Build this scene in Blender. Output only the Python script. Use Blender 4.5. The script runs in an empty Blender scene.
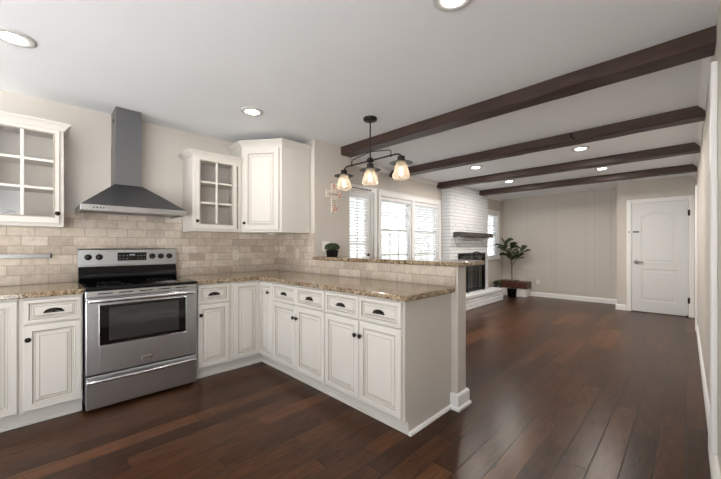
import bpy, bmesh, math, random
from mathutils import Vector, Matrix
random.seed(7)
R = math.radians
C = bpy.context.scene.collection
scene = bpy.context.scene

# ------------------------------------------------------------------ camera
cd = bpy.data.cameras.new('camera')
cam = bpy.data.objects.new('camera', cd); C.objects.link(cam)
cam.location = (0, 0, 1.225)
cam.rotation_euler = (R(90), 0, R(45))
cd.sensor_width = 36.0
cd.lens = 325.7 / 721 * 36.0
cd.shift_y = 6.6 / 721
cd.clip_start = 0.03
scene.camera = cam

# ------------------------------------------------------------------ world
w = bpy.data.worlds.new('daylight'); scene.world = w; w.use_nodes = True
nt = w.node_tree; nt.nodes.clear()
wo = nt.nodes.new('ShaderNodeOutputWorld'); bg = nt.nodes.new('ShaderNodeBackground')
tc = nt.nodes.new('ShaderNodeTexCoord'); sx = nt.nodes.new('ShaderNodeSeparateXYZ'); rp = nt.nodes.new('ShaderNodeValToRGB')
nt.links.new(tc.outputs['Generated'], sx.inputs[0]); nt.links.new(sx.outputs['Z'], rp.inputs[0])
rp.color_ramp.elements[0].position = 0.0; rp.color_ramp.elements[0].color = (1.0, 1.0, 1.0, 1)
rp.color_ramp.elements[1].position = 0.1; rp.color_ramp.elements[1].color = (0.22, 0.24, 0.26, 1)
nt.links.new(rp.outputs[0], bg.inputs[0]); bg.inputs[1].default_value = 6.4
nt.links.new(bg.outputs[0], wo.inputs[0])

# sun over the roof, lighting the patio outside the living room windows
sl = bpy.data.lights.new('sun', 'SUN'); sl.energy = 8.0; sl.angle = R(1.0); sl.color = (1.0, 0.96, 0.9)
so_ = bpy.data.objects.new('sun', sl); C.objects.link(so_); so_.rotation_euler = (R(-22), R(30), 0)

# ------------------------------------------------------------------ exposure
vs = scene.view_settings
vs.view_transform = 'Standard'; vs.look = 'None'; vs.gamma = 1.0; vs.use_curve_mapping = False
vs.exposure = 0.68
scene.cycles.use_denoising = True
scene.cycles.max_bounces = 10
scene.cycles.diffuse_bounces = 6
scene.cycles.transparent_max_bounces = 16
scene.cycles.sample_clamp_indirect = 6.0
LAMP = 30.0      # recessed lamp emission
FLOODW = 1.9
FLOODL = 12.5     # the living room's lamps are turned up further     # watts of each recessed lamp's beam

# ------------------------------------------------------------------ materials
def srgb(r, g, b):
    f = lambda c: (c/255/12.92) if c/255 <= 0.04045 else ((c/255+0.055)/1.055)**2.4
    return (f(r), f(g), f(b), 1)

def mat(name, col, rough=0.5, metal=0.0, spec=0.5, coat=0.0):
    m = bpy.data.materials.new(name); m.use_nodes = True
    b = m.node_tree.nodes['Principled BSDF']
    b.inputs['Base Color'].default_value = col
    b.inputs['Roughness'].default_value = rough
    b.inputs['Metallic'].default_value = metal
    b.inputs['Specular IOR Level'].default_value = spec
    if coat: b.inputs['Coat Weight'].default_value = coat
    return m

class NT:
    """small node-building helper"""
    def __init__(s, m):
        s.m = m; s.t = m.node_tree; s.b = s.t.nodes['Principled BSDF']
    def n(s, typ, **kw):
        x = s.t.nodes.new(typ)
        for k, v in kw.items(): setattr(x, k, v)
        return x
    def l(s, a, b): s.t.links.new(a, b)
    def math(s, op, a, b=None):
        x = s.n('ShaderNodeMath', operation=op)
        for i, v in enumerate((a, b)):
            if v is None: continue
            if isinstance(v, (int, float)): x.inputs[i].default_value = v
            else: s.l(v, x.inputs[i])
        return x.outputs[0]
    def pos(s):
        return s.n('ShaderNodeNewGeometry').outputs['Position']
    def xyz(s, v):
        x = s.n('ShaderNodeSeparateXYZ'); s.l(v, x.inputs[0]); return x.outputs
    def comb(s, a=0, b=0, c=0):
        x = s.n('ShaderNodeCombineXYZ')
        for i, v in enumerate((a, b, c)):
            if isinstance(v, (int, float)): x.inputs[i].default_value = v
            else: s.l(v, x.inputs[i])
        return x.outputs[0]
    def noise(s, vec, scale, detail=3, rough=0.5):
        x = s.n('ShaderNodeTexNoise'); x.inputs['Scale'].default_value = scale
        x.inputs['Detail'].default_value = detail; x.inputs['Roughness'].default_value = rough
        if vec is not None: s.l(vec, x.inputs['Vector'])
        return x.outputs['Fac']
    def scale(s, vec, v):
        x = s.n('ShaderNodeVectorMath', operation='MULTIPLY'); s.l(vec, x.inputs[0]); x.inputs[1].default_value = v
        return x.outputs[0]
    def ramp(s, fac, stops, interp='LINEAR'):
        x = s.n('ShaderNodeValToRGB'); x.color_ramp.interpolation = interp
        e = x.color_ramp.elements
        while len(e) < len(stops): e.new(0.5)
        for i, (p, c) in enumerate(stops): e[i].position = p; e[i].color = c
        s.l(fac, x.inputs[0]); return x.outputs[0]
    def mix(s, fac, a, b, blend='MIX'):
        x = s.n('ShaderNodeMix', data_type='RGBA', blend_type=blend)
        if isinstance(fac, (int, float)): x.inputs[0].default_value = fac
        else: s.l(fac, x.inputs[0])
        for i, v in ((6, a), (7, b)):
            if isinstance(v, tuple): x.inputs[i].default_value = v
            else: s.l(v, x.inputs[i])
        return x.outputs[2]
    def bump(s, h, strength=0.3, dist=0.002):
        x = s.n('ShaderNodeBump'); x.inputs['Strength'].default_value = strength; x.inputs['Distance'].default_value = dist
        s.l(h, x.inputs['Height']); s.l(x.outputs[0], s.b.inputs['Normal'])

def paint(name, col, rough=0.6, bumpy=0.05, scale=180):
    m = mat(name, col, rough); k = NT(m)
    f = k.noise(k.pos(), scale, 2); k.bump(f, bumpy, 0.002)
    g = k.noise(k.pos(), 1.6, 2)
    c2 = tuple(x*0.95 for x in col[:3]) + (1,)
    k.l(k.mix(g, col, c2), k.b.inputs['Base Color'])
    return m

M = {}
M['wall'] = paint('greige_wall_paint', srgb(209, 203, 195), 0.7)
M['wall_warm'] = M['wall']
M['ceiling'] = paint('ceiling_paint', srgb(240, 243, 246), 0.85, 0.08, 90)
M['trim'] = mat('white_trim_paint', srgb(243, 243, 242), 0.38)
M['cab'] = mat('cabinet_paint', srgb(214, 210, 203), 0.42, 0, 0.35)
M['glaze'] = mat('cabinet_glaze', srgb(162, 153, 141), 0.45)
M['cab_in'] = mat('cabinet_interior', srgb(236, 231, 224), 0.6)
M['bronze'] = mat('oil_rubbed_bronze', srgb(40, 32, 28), 0.32, 0.8)
M['black'] = mat('black_enamel', srgb(12, 12, 13), 0.2, 0, 0.25)
M['blackglass'] = mat('black_ceramic_glass', srgb(9, 9, 10), 0.06, 0, 0.6)
M['charcoal'] = mat('charcoal_side', srgb(38, 38, 40), 0.45)
M['nickel'] = mat('brushed_nickel', srgb(168, 166, 162), 0.3, 1.0)
M['darkmetal'] = mat('dark_fixture_metal', srgb(46, 43, 42), 0.42, 0.75)
M['plate'] = mat('outlet_plastic', srgb(238, 236, 230), 0.35)
M['satin'] = mat('satin_aluminium', srgb(236, 240, 244), 0.4, 0.1)
M['plate_beige'] = mat('beige_outlet_plastic', srgb(216, 207, 194), 0.4)
M['ringtrim'] = mat('lamp_ring', srgb(205, 204, 202), 0.5)
M['slot'] = mat('slot_dark', srgb(45, 43, 40), 0.6)
M['outdoor'] = paint('patio_concrete', srgb(205, 203, 198), 0.9)
M['fence'] = mat('weathered_boards', srgb(176, 174, 172), 0.85)
M['vinyl'] = mat('white_vinyl', srgb(240, 241, 242), 0.35)
M['soil'] = mat('potting_soil', srgb(52, 38, 28), 0.9)

def steel(name, col, rough, axis):
    m = mat(name, col, rough, 1.0); k = NT(m)
    s = {'x': (2, 500, 500), 'y': (500, 2, 500), 'z': (300, 300, 3)}[axis]
    f = k.noise(k.scale(k.pos(), s), 1.0, 2)
    k.bump(f, 0.06, 0.0006)
    r = k.n('ShaderNodeMapRange'); r.inputs[3].default_value = rough*0.85; r.inputs[4].default_value = rough*1.25
    k.l(f, r.inputs[0]); k.l(r.outputs[0], k.b.inputs['Roughness'])
    return m
M['steel'] = steel('brushed_steel', srgb(192, 194, 196), 0.3, 'y')
M['steel_hood'] = steel('hood_steel', srgb(112, 112, 114), 0.34, 'y')
M['steel_v'] = steel('chimney_steel', srgb(128, 128, 130), 0.33, 'z')
M['steel_rim'] = steel('rim_steel', srgb(205, 206, 208), 0.25, 'y')

def m_floor():
    m = mat('hand_scraped_wood_floor', srgb(70, 44, 32), 0.35, 0, 0.2); k = NT(m)
    x, y, z = k.xyz(k.pos())
    W, L = 0.127, 1.15
    r = k.math('DIVIDE', x, W); row = k.math('FLOOR', r)
    wn = k.n('ShaderNodeTexWhiteNoise', noise_dimensions='1D'); k.l(row, wn.inputs['W'])
    c = k.math('ADD', k.math('DIVIDE', y, L), k.math('MULTIPLY', wn.outputs['Value'], 7.31)); col = k.math('FLOOR', c)
    w2 = k.n('ShaderNodeTexWhiteNoise', noise_dimensions='2D'); k.l(k.comb(row, col), w2.inputs['Vector'])
    rnd = w2.outputs['Value']
    tone = k.ramp(rnd, [(0.0, srgb(57, 36, 24)), (0.35, srgb(66, 42, 27)), (0.7, srgb(75, 48, 31)), (0.92, srgb(85, 55, 35)), (1.0, srgb(98, 64, 41))])
    gv = k.n('ShaderNodeVectorMath', operation='ADD'); k.l(k.scale(k.pos(), (16, 2.2, 1)), gv.inputs[0])
    k.l(k.comb(k.math('MULTIPLY', rnd, 40), k.math('MULTIPLY', rnd, 17), 0), gv.inputs[1])
    grain = k.noise(gv.outputs[0], 2.2, 6, 0.65)
    fine = k.noise(k.scale(k.pos(), (90, 5, 1)), 1.5, 4, 0.7)
    g1 = k.ramp(grain, [(0.25, (0.45, 0.42, 0.40, 1)), (0.47, (0.92, 0.92, 0.92, 1)), (0.75, (1.5, 1.45, 1.35, 1))])
    g2 = k.ramp(fine, [(0.3, (0.66, 0.66, 0.66, 1)), (0.65, (1.18, 1.18, 1.16, 1))])
    colr = k.mix(1.0, k.mix(1.0, tone, g1, 'MULTIPLY'), g2, 'MULTIPLY')
    # gaps between boards
    fx = k.math('FRACT', r); fy = k.math('FRACT', c)
    ex = k.math('MULTIPLY', k.math('MINIMUM', fx, k.math('SUBTRACT', 1.0, fx)), W)
    ey = k.math('MULTIPLY', k.math('MINIMUM', fy, k.math('SUBTRACT', 1.0, fy)), L)
    e = k.math('MINIMUM', ex, ey)
    gr = k.n('ShaderNodeMapRange', interpolation_type='SMOOTHSTEP'); gr.inputs[1].default_value = 0.0008; gr.inputs[2].default_value = 0.0042
    k.l(e, gr.inputs[0]); gap = gr.outputs[0]
    k.l(k.mix(gap, srgb(30, 18, 13), colr), k.b.inputs['Base Color'])
    scr = k.noise(k.scale(k.pos(), (7, 26, 1)), 1.0, 3, 0.55)
    hgt = k.math('ADD', k.math('MULTIPLY', gap, 1.4), k.math('ADD', k.math('MULTIPLY', scr, 0.9), k.math('MULTIPLY', fine, 0.12)))
    k.bump(hgt, 0.35, 0.0016)
    rr = k.n('ShaderNodeMapRange'); rr.inputs[3].default_value = 0.24; rr.inputs[4].default_value = 0.34; k.l(fine, rr.inputs[0])
    k.l(rr.outputs[0], k.b.inputs['Roughness'])
    return m
M['floor'] = m_floor()

def m_tile(axis):
    m = mat('travertine_tile_' + axis, srgb(200, 186, 168), 0.5); k = NT(m)
    X, Y, Z = k.xyz(k.pos())
    v = k.comb(Y if axis == 'y' else X, k.math('SUBTRACT', Z, 0.914), 0)
    b = k.n('ShaderNodeTexBrick'); b.offset = 0.5; b.squash = 1.0
    k.l(v, b.inputs['Vector'])
    b.inputs['Color1'].default_value = (0, 0, 0, 1); b.inputs['Color2'].default_value = (1, 1, 1, 1)
    b.inputs['Mortar'].default_value = (0.5, 0.5, 0.5, 1)
    b.inputs['Scale'].default_value = 1.0; b.inputs['Mortar Size'].default_value = 0.0026
    b.inputs['Mortar Smooth'].default_value = 0.25; b.inputs['Bias'].default_value = 0.0
    b.inputs['Brick Width'].default_value = 0.155; b.inputs['Row Height'].default_value = 0.0785
    sep = k.n('ShaderNodeSeparateColor'); k.l(b.outputs['Color'], sep.inputs[0])
    tone = k.ramp(sep.outputs[0], [(0.0, srgb(178, 164, 149)), (0.25, srgb(194, 181, 167)), (0.55, srgb(208, 197, 184)), (0.8, srgb(200, 186, 170)), (1.0, srgb(219, 209, 198))])
    n1 = k.noise(k.pos(), 22, 5, 0.65); n2 = k.noise(k.pos(), 90, 3, 0.6)
    t2 = k.mix(1.0, tone, k.ramp(n1, [(0.3, (0.84, 0.82, 0.79, 1)), (0.6, (1.05, 1.05, 1.05, 1))]), 'MULTIPLY')
    t3 = k.mix(1.0, t2, k.ramp(n2, [(0.30, (0.74, 0.70, 0.65, 1)), (0.38, (1, 1, 1, 1))]), 'MULTIPLY')
    k.l(k.mix(b.outputs['Fac'], t3, srgb(158, 146, 131)), k.b.inputs['Base Color'])  # grout colour darkened to carry the thin shadow lines at tile edges
    h = k.math('SUBTRACT', k.math('MULTIPLY', n2, 0.3), b.outputs['Fac'])
    k.bump(h, 0.5, 0.002)
    return m
M['tile_y'] = m_tile('y'); M['tile_x'] = m_tile('x')

def m_granite():
    m = mat('granite', srgb(170, 150, 122), 0.12, 0, 0.5, 0.3); k = NT(m)
    p = k.pos()
    n1 = k.noise(p, 26, 5, 0.7)
    base = k.ramp(n1, [(0.25, srgb(92, 78, 64)), (0.42, srgb(142, 124, 100)), (0.55, srgb(172, 155, 130)), (0.75, srgb(200, 190, 172))])
    vo = k.n('ShaderNodeTexVoronoi'); vo.inputs['Scale'].default_value = 120; k.l(p, vo.inputs['Vector'])
    s = k.n('ShaderNodeSeparateColor'); k.l(vo.outputs['Color'], s.inputs[0])
    spk = k.ramp(s.outputs[0], [(0.0, (0.14, 0.12, 0.11, 1)), (0.14, (0.3, 0.25, 0.21, 1)), (0.2, (0.72, 0.68, 0.62, 1)), (0.5, (1, 1, 1, 1)), (0.85, (1.12, 1.1, 1.08, 1)), (1.0, (1.3, 1.3, 1.32, 1))], 'CONSTANT')
    n3 = k.noise(p, 100, 4, 0.7)
    dark = k.ramp(n3, [(0.36, (0.35, 0.29, 0.25, 1)), (0.45, (1, 1, 1, 1))])
    n4 = k.noise(p, 7, 4, 0.6)
    warm = k.ramp(n4, [(0.4, (1, 1, 1, 1)), (0.62, (1.0, 0.88, 0.74, 1))])
    c = k.mix(1.0, base, spk, 'MULTIPLY'); c = k.mix(0.85, c, dark, 'MULTIPLY'); c = k.mix(0.6, c, warm, 'MULTIPLY')
    k.l(c, k.b.inputs['Base Color'])
    return m
M['granite'] = m_granite()

def m_beam():
    m = mat('dark_beam_wood', srgb(68, 48, 40), 0.5); k = NT(m)
    f = k.noise(k.scale(k.pos(), (2.5, 26, 26)), 1.5, 5, 0.65)
    k.l(k.ramp(f, [(0.3, srgb(42, 29, 24)), (0.55, srgb(65, 45, 37)), (0.75, srgb(84, 60, 48))]), k.b.inputs['Base Color'])
    k.bump(f, 0.6, 0.004)
    return m
M['beam'] = m_beam()

def m_mantel():
    m = mat('charcoal_mantel_wood', srgb(64, 60, 57), 0.6); k = NT(m)
    f = k.noise(k.scale(k.pos(), (20, 3, 20)), 1.5, 5, 0.65)
    k.l(k.ramp(f, [(0.3, srgb(48, 44, 42)), (0.7, srgb(84, 78, 74))]), k.b.inputs['Base Color'])
    k.bump(f, 0.6, 0.003)
    return m
M['mantel'] = m_mantel()

M['brick'] = paint('white_painted_brick', srgb(226, 228, 231), 0.55, 0.5, 60)
M['mortar'] = paint('shade_toned_mortar', srgb(186, 187, 189), 0.7, 0.3, 60)  # greyer than the bricks: shade in the joints is put into the colour

def m_panelwall(axis):
    """painted panelling with fine upright grooves"""
    m = mat('painted_panelling_' + axis, srgb(209, 203, 195), 0.6); k = NT(m)
    X, Y, Z = k.xyz(k.pos()); a = X if axis == 'x' else Y
    h = None
    for per, off in ((0.61, 0.12), (1.02, 0.31), (0.83, 0.55)):
        f = k.math('FRACT', k.math('DIVIDE', k.math('ADD', a, off + 10), per))
        d = k.math('LESS_THAN', f, 0.006/per)
        h = d if h is None else k.math('MAXIMUM', h, d)
    k.l(k.mix(h, srgb(209, 203, 195), srgb(190, 183, 174)), k.b.inputs['Base Color'])
    k.bump(k.math('SUBTRACT', 1.0, h), 0.5, 0.002)
    return m
M['panel_x'] = m_panelwall('x'); M['panel_y'] = m_panelwall('y')

def m_glass(name, tint, refl=0.08, rough=0.02, bumpy=0.0):
    m = bpy.data.materials.new(name); m.use_nodes = True; t = m.node_tree; t.nodes.clear()
    o = t.nodes.new('ShaderNodeOutputMaterial'); tr = t.nodes.new('ShaderNodeBsdfTransparent'); gl = t.nodes.new('ShaderNodeBsdfGlossy')
    mx = t.nodes.new('ShaderNodeMixShader'); lw = t.nodes.new('ShaderNodeLayerWeight'); mm = t.nodes.new('ShaderNodeMath'); mm.operation = 'ADD'
    tr.inputs[0].default_value = tint; gl.inputs['Roughness'].default_value = rough
    lw.inputs[0].default_value = 0.25; mm.inputs[1].default_value = refl
    if bumpy:
        nz = t.nodes.new('ShaderNodeTexNoise'); nz.inputs['Scale'].default_value = 70
        bp = t.nodes.new('ShaderNodeBump'); bp.inputs['Strength'].default_value = bumpy; bp.inputs['Distance'].default_value = 0.01
        t.links.new(nz.outputs['Fac'], bp.inputs['Height']); t.links.new(bp.outputs[0], gl.inputs['Normal']); t.links.new(bp.outputs[0], lw.inputs['Normal'])
    t.links.new(lw.outputs['Facing'], mm.inputs[0]); t.links.new(mm.outputs[0], mx.inputs[0])
    t.links.new(tr.outputs[0], mx.inputs[1]); t.links.new(gl.outputs[0], mx.inputs[2]); t.links.new(mx.outputs[0], o.inputs[0])
    return m
M['glass'] = m_glass('window_glass', (0.97, 0.985, 0.98, 1), 0.02)
M['cabglass'] = m_glass('cabinet_glass', (0.95, 0.95, 0.95, 1), 0.05)
M['shade'] = m_glass('seeded_shade_glass', (0.97, 0.93, 0.88, 1), 0.12, 0.12, 0.7)
t_ = M['shade'].node_tree; o_ = [n for n in t_.nodes if n.type == 'OUTPUT_MATERIAL'][0]; old = o_.inputs[0].links[0].from_socket
tl = t_.nodes.new('ShaderNodeBsdfTranslucent'); tl.inputs[0].default_value = (0.95, 0.9, 0.86, 1); df = t_.nodes.new('ShaderNodeBsdfDiffuse'); df.inputs[0].default_value = (0.9, 0.86, 0.82, 1)
m1 = t_.nodes.new('ShaderNodeMixShader'); m1.inputs[0].default_value = 0.4; m2 = t_.nodes.new('ShaderNodeMixShader'); m2.inputs[0].default_value = 0.30
t_.links.new(tl.outputs[0], m1.inputs[1]); t_.links.new(df.outputs[0], m1.inputs[2]); t_.links.new(old, m2.inputs[1]); t_.links.new(m1.outputs[0], m2.inputs[2]); t_.links.new(m2.outputs[0], o_.inputs[0])

def m_emit(name, col, s):
    m = bpy.data.materials.new(name); m.use_nodes = True; t = m.node_tree; t.nodes.clear()
    o = t.nodes.new('ShaderNodeOutputMaterial'); e = t.nodes.new('ShaderNodeEmission')
    e.inputs[0].default_value = col; e.inputs[1].default_value = s; t.links.new(e.outputs[0], o.inputs[0]); return m
M['lamp'] = m_emit('recessed_lamp_lens', (1.0, 0.95, 0.88, 1), LAMP)
M['bulb'] = m_emit('warm_filament', (1.0, 0.72, 0.42, 1), 12.0)

def m_leaf(name, a, b, rough=0.45):
    m = mat(name, a, rough); k = NT(m)
    f = k.noise(k.pos(), 30, 3); k.l(k.ramp(f, [(0.35, a), (0.7, b)]), k.b.inputs['Base Color'])
    return m
M['fig'] = m_leaf('fig_leaf', srgb(30, 42, 28), srgb(74, 92, 60))
M['box'] = m_leaf('boxwood_leaf', srgb(38, 50, 26), srgb(70, 86, 44), 0.7)
M['bark'] = m_leaf('bark', srgb(84, 70, 54), srgb(112, 95, 76), 0.8)
def m_redwood():
    m = mat('reddish_brown_wood', srgb(86, 52, 42), 0.4); k = NT(m)
    f = k.noise(k.scale(k.pos(), (3, 30, 30)), 1.5, 4); k.l(k.ramp(f, [(0.3, srgb(66, 38, 31)), (0.7, srgb(104, 66, 54))]), k.b.inputs['Base Color'])
    return m
M['redwood'] = m_redwood()
M['cross_w'] = m_leaf('whitewashed_wood', srgb(224, 212, 196), srgb(240, 232, 220), 0.7)
M['cross_r'] = m_leaf('faded_red_flowers', srgb(190, 110, 100), srgb(226, 190, 178), 0.8)
M['ink'] = mat('dark_lettering', srgb(92, 80, 72), 0.7)
M['rod'] = mat('brown_rod', srgb(96, 70, 58), 0.5)
M['ovenglass'] = mat('oven_window_glass', srgb(48, 48, 48), 0.05, 0, 0.9)
M['display'] = mat('display_marks', srgb(150, 160, 165), 0.4)

# ------------------------------------------------------------------ mesh helpers
class MB:
    def __init__(s, xf=None):
        s.v = []; s.f = []; s.m = []; s.sm = []; s.mats = []; s.xf = xf
    def mi(s, m):
        if m not in s.mats: s.mats.append(m)
        return s.mats.index(m)
    def add(s, vs, fs, m, smooth=False):
        o = len(s.v)
        for p in vs:
            p = Vector(p)
            s.v.append(s.xf @ p if s.xf else p)
        i = s.mi(m)
        for f in fs: s.f.append([o + q for q in f]); s.m.append(i); s.sm.append(smooth)
        return s
    def box(s, x0, x1, y0, y1, z0, z1, m, bev=0.0, seg=1):
        if x0 > x1: x0, x1 = x1, x0
        if y0 > y1: y0, y1 = y1, y0
        if z0 > z1: z0, z1 = z1, z0
        if bev:
            bm = bmesh.new()
            r = bmesh.ops.create_cube(bm, size=1)
            for vv in bm.verts:
                vv.co = Vector(((x0+x1)/2 + vv.co.x*(x1-x0), (y0+y1)/2 + vv.co.y*(y1-y0), (z0+z1)/2 + vv.co.z*(z1-z0)))
            bev = min(bev, 0.45*min(x1-x0, y1-y0, z1-z0))
            bmesh.ops.bevel(bm, geom=bm.edges[:], offset=bev, segments=seg, profile=0.5, affect='EDGES')
            bm.verts.index_update()
            s.add([v.co.copy() for v in bm.verts], [[v.index for v in f.verts] for f in bm.faces], m)
            bm.free(); return s
        vs = [(x0,y0,z0),(x1,y0,z0),(x1,y1,z0),(x0,y1,z0),(x0,y0,z1),(x1,y0,z1),(x1,y1,z1),(x0,y1,z1)]
        return s.add(vs, [(0,3,2,1),(4,5,6,7),(0,1,5,4),(1,2,6,5),(2,3,7,6),(3,0,4,7)], m)
    def prism(s, pts, z0, z1, m, axis='z'):
        """extrude a polygon; axis z: pts=(x,y); axis x: pts=(y,z); axis y: pts=(x,z)"""
        n = len(pts)
        def P(p, t):
            return {'z': (p[0], p[1], t), 'x': (t, p[0], p[1]), 'y': (p[0], t, p[1])}[axis]
        vs = [P(p, z0) for p in pts] + [P(p, z1) for p in pts]
        fs = [list(range(n))[::-1], list(range(n, 2*n))] + [(i, (i+1) % n, n+(i+1) % n, n+i) for i in range(n)]
        return s.add(vs, fs, m)
    def lathe(s, prof, m, o=(0,0,0), n=24, axis='z', smooth=True, cap=False):
        vs = []; fs = []
        for (r, h) in prof:
            for i in range(n):
                a = 2*math.pi*i/n; c, d = r*math.cos(a), r*math.sin(a)
                p = {'z': (c, d, h), 'y': (c, h, d), 'x': (h, c, d)}[axis]
                vs.append((o[0]+p[0], o[1]+p[1], o[2]+p[2]))
        for j in range(len(prof)-1):
            for i in range(n):
                k = (i+1) % n
                fs.append((j*n+i, j*n+k, (j+1)*n+k, (j+1)*n+i))
        s.add(vs, fs, m, smooth)
        if cap:
            s.add(vs[:n], [list(range(n))[::-1]], m); s.add(vs[-n:], [list(range(n))], m)
        return s
    def tube(s, pts, r, m, n=12, cap=True):
        pts = [Vector(p) for p in pts]; rs = r if isinstance(r, (list, tuple)) else [r]*len(pts)
        vs = []; fs = []; prev = None
        for i, p in enumerate(pts):
            t = (pts[min(i+1, len(pts)-1)] - pts[max(i-1, 0)]).normalized()
            if prev is None:
                a = Vector((0,0,1)) if abs(t.z) < 0.9 else Vector((1,0,0))
                u = t.cross(a).normalized()
            else: u = (prev - t*prev.dot(t)).normalized()
            prev = u; q = t.cross(u)
            for k in range(n):
                a = 2*math.pi*k/n; vs.append(p + (u*math.cos(a) + q*math.sin(a))*rs[i])
        for i in range(len(pts)-1):
            for k in range(n):
                l = (k+1) % n; fs.append((i*n+k, i*n+l, (i+1)*n+l, (i+1)*n+k))
        s.add(vs, fs, m, True)
        if cap: s.add(vs[:n], [list(range(n))[::-1]], m); s.add(vs[-n:], [list(range(n))], m)
        return s
    def sphere(s, c, r, m, n=14, sc=(1,1,1)):
        prof = []
        vs = []; fs = []
        for j in range(n//2+1):
            th = math.pi*j/(n//2)
            for i in range(n):
                a = 2*math.pi*i/n
                vs.append((c[0]+r*sc[0]*math.sin(th)*math.cos(a), c[1]+r*sc[1]*math.sin(th)*math.sin(a), c[2]+r*sc[2]*math.cos(th)))
        for j in range(n//2):
            for i in range(n):
                k = (i+1) % n; fs.append((j*n+i, (j+1)*n+i, (j+1)*n+k, j*n+k))
        return s.add(vs, fs, m, True)
    def rings(s, x0, x1, z0, z1, rings, top_arch=None):
        """nested rectangles facing -y. rings: (inset, y, material of the band leading to it)"""
        loops = []
        for (ins, y, m) in rings:
            loops.append([(x0+ins, y, z0+ins), (x1-ins, y, z0+ins), (x1-ins, y, z1-ins), (x0+ins, y, z1-ins)])
        s.add(loops[0], [(3, 2, 1, 0)], rings[0][2])
        for a, b, (i_, y_, m) in zip(loops, loops[1:], rings[1:]):
            s.add(a + b, [(i, (i+1) % 4, 4+(i+1) % 4, 4+i) for i in range(4)], m)
        s.add(loops[-1], [(0, 1, 2, 3)], rings[-1][2])
        return s
    def sweep(s, path, prof, m, closed=False, side=1):
        """moulding: path (x,y) list, prof (out,z) closed loop; out is to the right of travel * side, mitred"""
        n = len(path); P = [Vector((p[0], p[1])) for p in path]
        def nrm(a, b):
            d = (b-a).normalized(); return Vector((d.y, -d.x))*side
        offs = []
        for i in range(n):
            if closed or 0 < i < n-1:
                n1 = nrm(P[i-1], P[i]); n2 = nrm(P[i], P[(i+1) % n])
                q = (n1+n2); offs.append(q/(q.dot(n1)) if q.length > 1e-6 else n1)
            elif i == 0: offs.append(nrm(P[0], P[1]))
            else: offs.append(nrm(P[-2], P[-1]))
        k = len(prof); vs = []
        for i in range(n):
            for (o, z) in prof:
                q = P[i] + offs[i]*o; vs.append((q.x, q.y, z))
        fs = []
        for i in range(n if closed else n-1):
            j = (i+1) % n
            for a in range(k):
                b = (a+1) % k; fs.append((i*k+a, i*k+b, j*k+b, j*k+a))
        if not closed: fs += [list(range(k))[::-1], [(n-1)*k+a for a in range(k)]]
        return s.add(vs, fs, m)
    def build(s, name, parent=None, loc=None, **props):
        me = bpy.data.meshes.new(name)
        me.from_pydata([tuple(p) for p in s.v], [], s.f)
        for m in s.mats: me.materials.append(m)
        for p, i, sm in zip(me.polygons, s.m, s.sm): p.material_index = i; p.use_smooth = sm
        bm = bmesh.new(); bm.from_mesh(me)
        bmesh.ops.remove_doubles(bm, verts=bm.verts[:], dist=1e-5)
        bmesh.ops.recalc_face_normals(bm, faces=bm.faces[:]); bm.to_mesh(me); bm.free()
        me.update()
        o = bpy.data.objects.new(name, me); C.objects.link(o)
        if parent: o.parent = parent
        if loc: o.location = loc
        for k, v in props.items(): o[k] = v
        return o

def tag(o, label, cat, group=None):
    o['label'] = label; o['category'] = cat
    if group: o['group'] = group
    return o
def thing(name, label, cat, loc=(0,0,0), rz=0, group=None):
    o = bpy.data.objects.new(name, None); C.objects.link(o); o.empty_display_size = 0.1
    o.location = loc; o.rotation_euler = (0, 0, rz); return tag(o, label, cat, group)
def struct(name, mb, parent=None, loc=None):
    o = mb.build(name, parent, loc)
    if parent is None: o['kind'] = 'structure'
    return o
def copy_tree(root, loc, label, rz=None):
    r = root.copy(); C.objects.link(r); r.location = loc; r['label'] = label
    if rz is not None: r.rotation_euler = (0, 0, rz)
    for ch in list(root.children):
        c = ch.copy(); C.objects.link(c); c.parent = r
        for g in list(ch.children):
            d = g.copy(); C.objects.link(d); d.parent = c
    return r

# ------------------------------------------------------------------ the room
H = 2.44
XK, XL, XW, XR = -3.75, -2.99, -3.385, 0.118      # kitchen wall, wall with the cross, window wall, right-hand wall
YS, YB, YF, YD = 2.25, 2.79, 8.65, 7.98           # stub wall, recess, far wall, door wall
YN = -2.2                                          # unseen back of the room; openings are added there for daylight
T = 0.12

struct('floor', MB().box(XK-T, 1.6, YN, YF+T, -0.08, 0, M['floor']))
struct('ceiling', MB().box(XK-T, 1.6, YN, YF+T, H, H+0.1, M['ceiling']))
struct('wall_kitchen', MB().box(XK-T, XK, YN, YS, 0, H, M['wall']))
struct('wall_stub', MB().box(XK-T, XL, YS, YB, 0, H, M['wall']))
struct('wall_far', MB().box(XW-T, -0.95, YF, YF+T, 0, H, M['panel_x']))

def holes(mb, a0, a1, z0, z1, hs, put):
    """fill a0..a1 x z0..z1 leaving holes hs = (a, b, zb, zt), by upright strips"""
    cur = a0
    for (a, b, zb, zt) in sorted(hs):
        put(cur, a, z0, z1)
        if zb > z0: put(a, b, z0, zb)
        if zt < z1: put(a, b, zt, z1)
        cur = b
    put(cur, a1, z0, z1)

W1 = (3.82, 4.64, 0.62, 2.01); W2 = (4.72, 5.52, 0.62, 2.01); W3 = (7.52, 8.315, 0.92, 2.035); D1 = (2.82, 3.665, 0.0, 2.035)
wm = MB()
holes(wm, YB, YF+T, 0, H, [D1, W1, W2, W3], lambda a, b, z0, z1: wm.box(XW-T, XW, a, b, z0, z1, M['wall']))
struct('wall_windows', wm)

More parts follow.
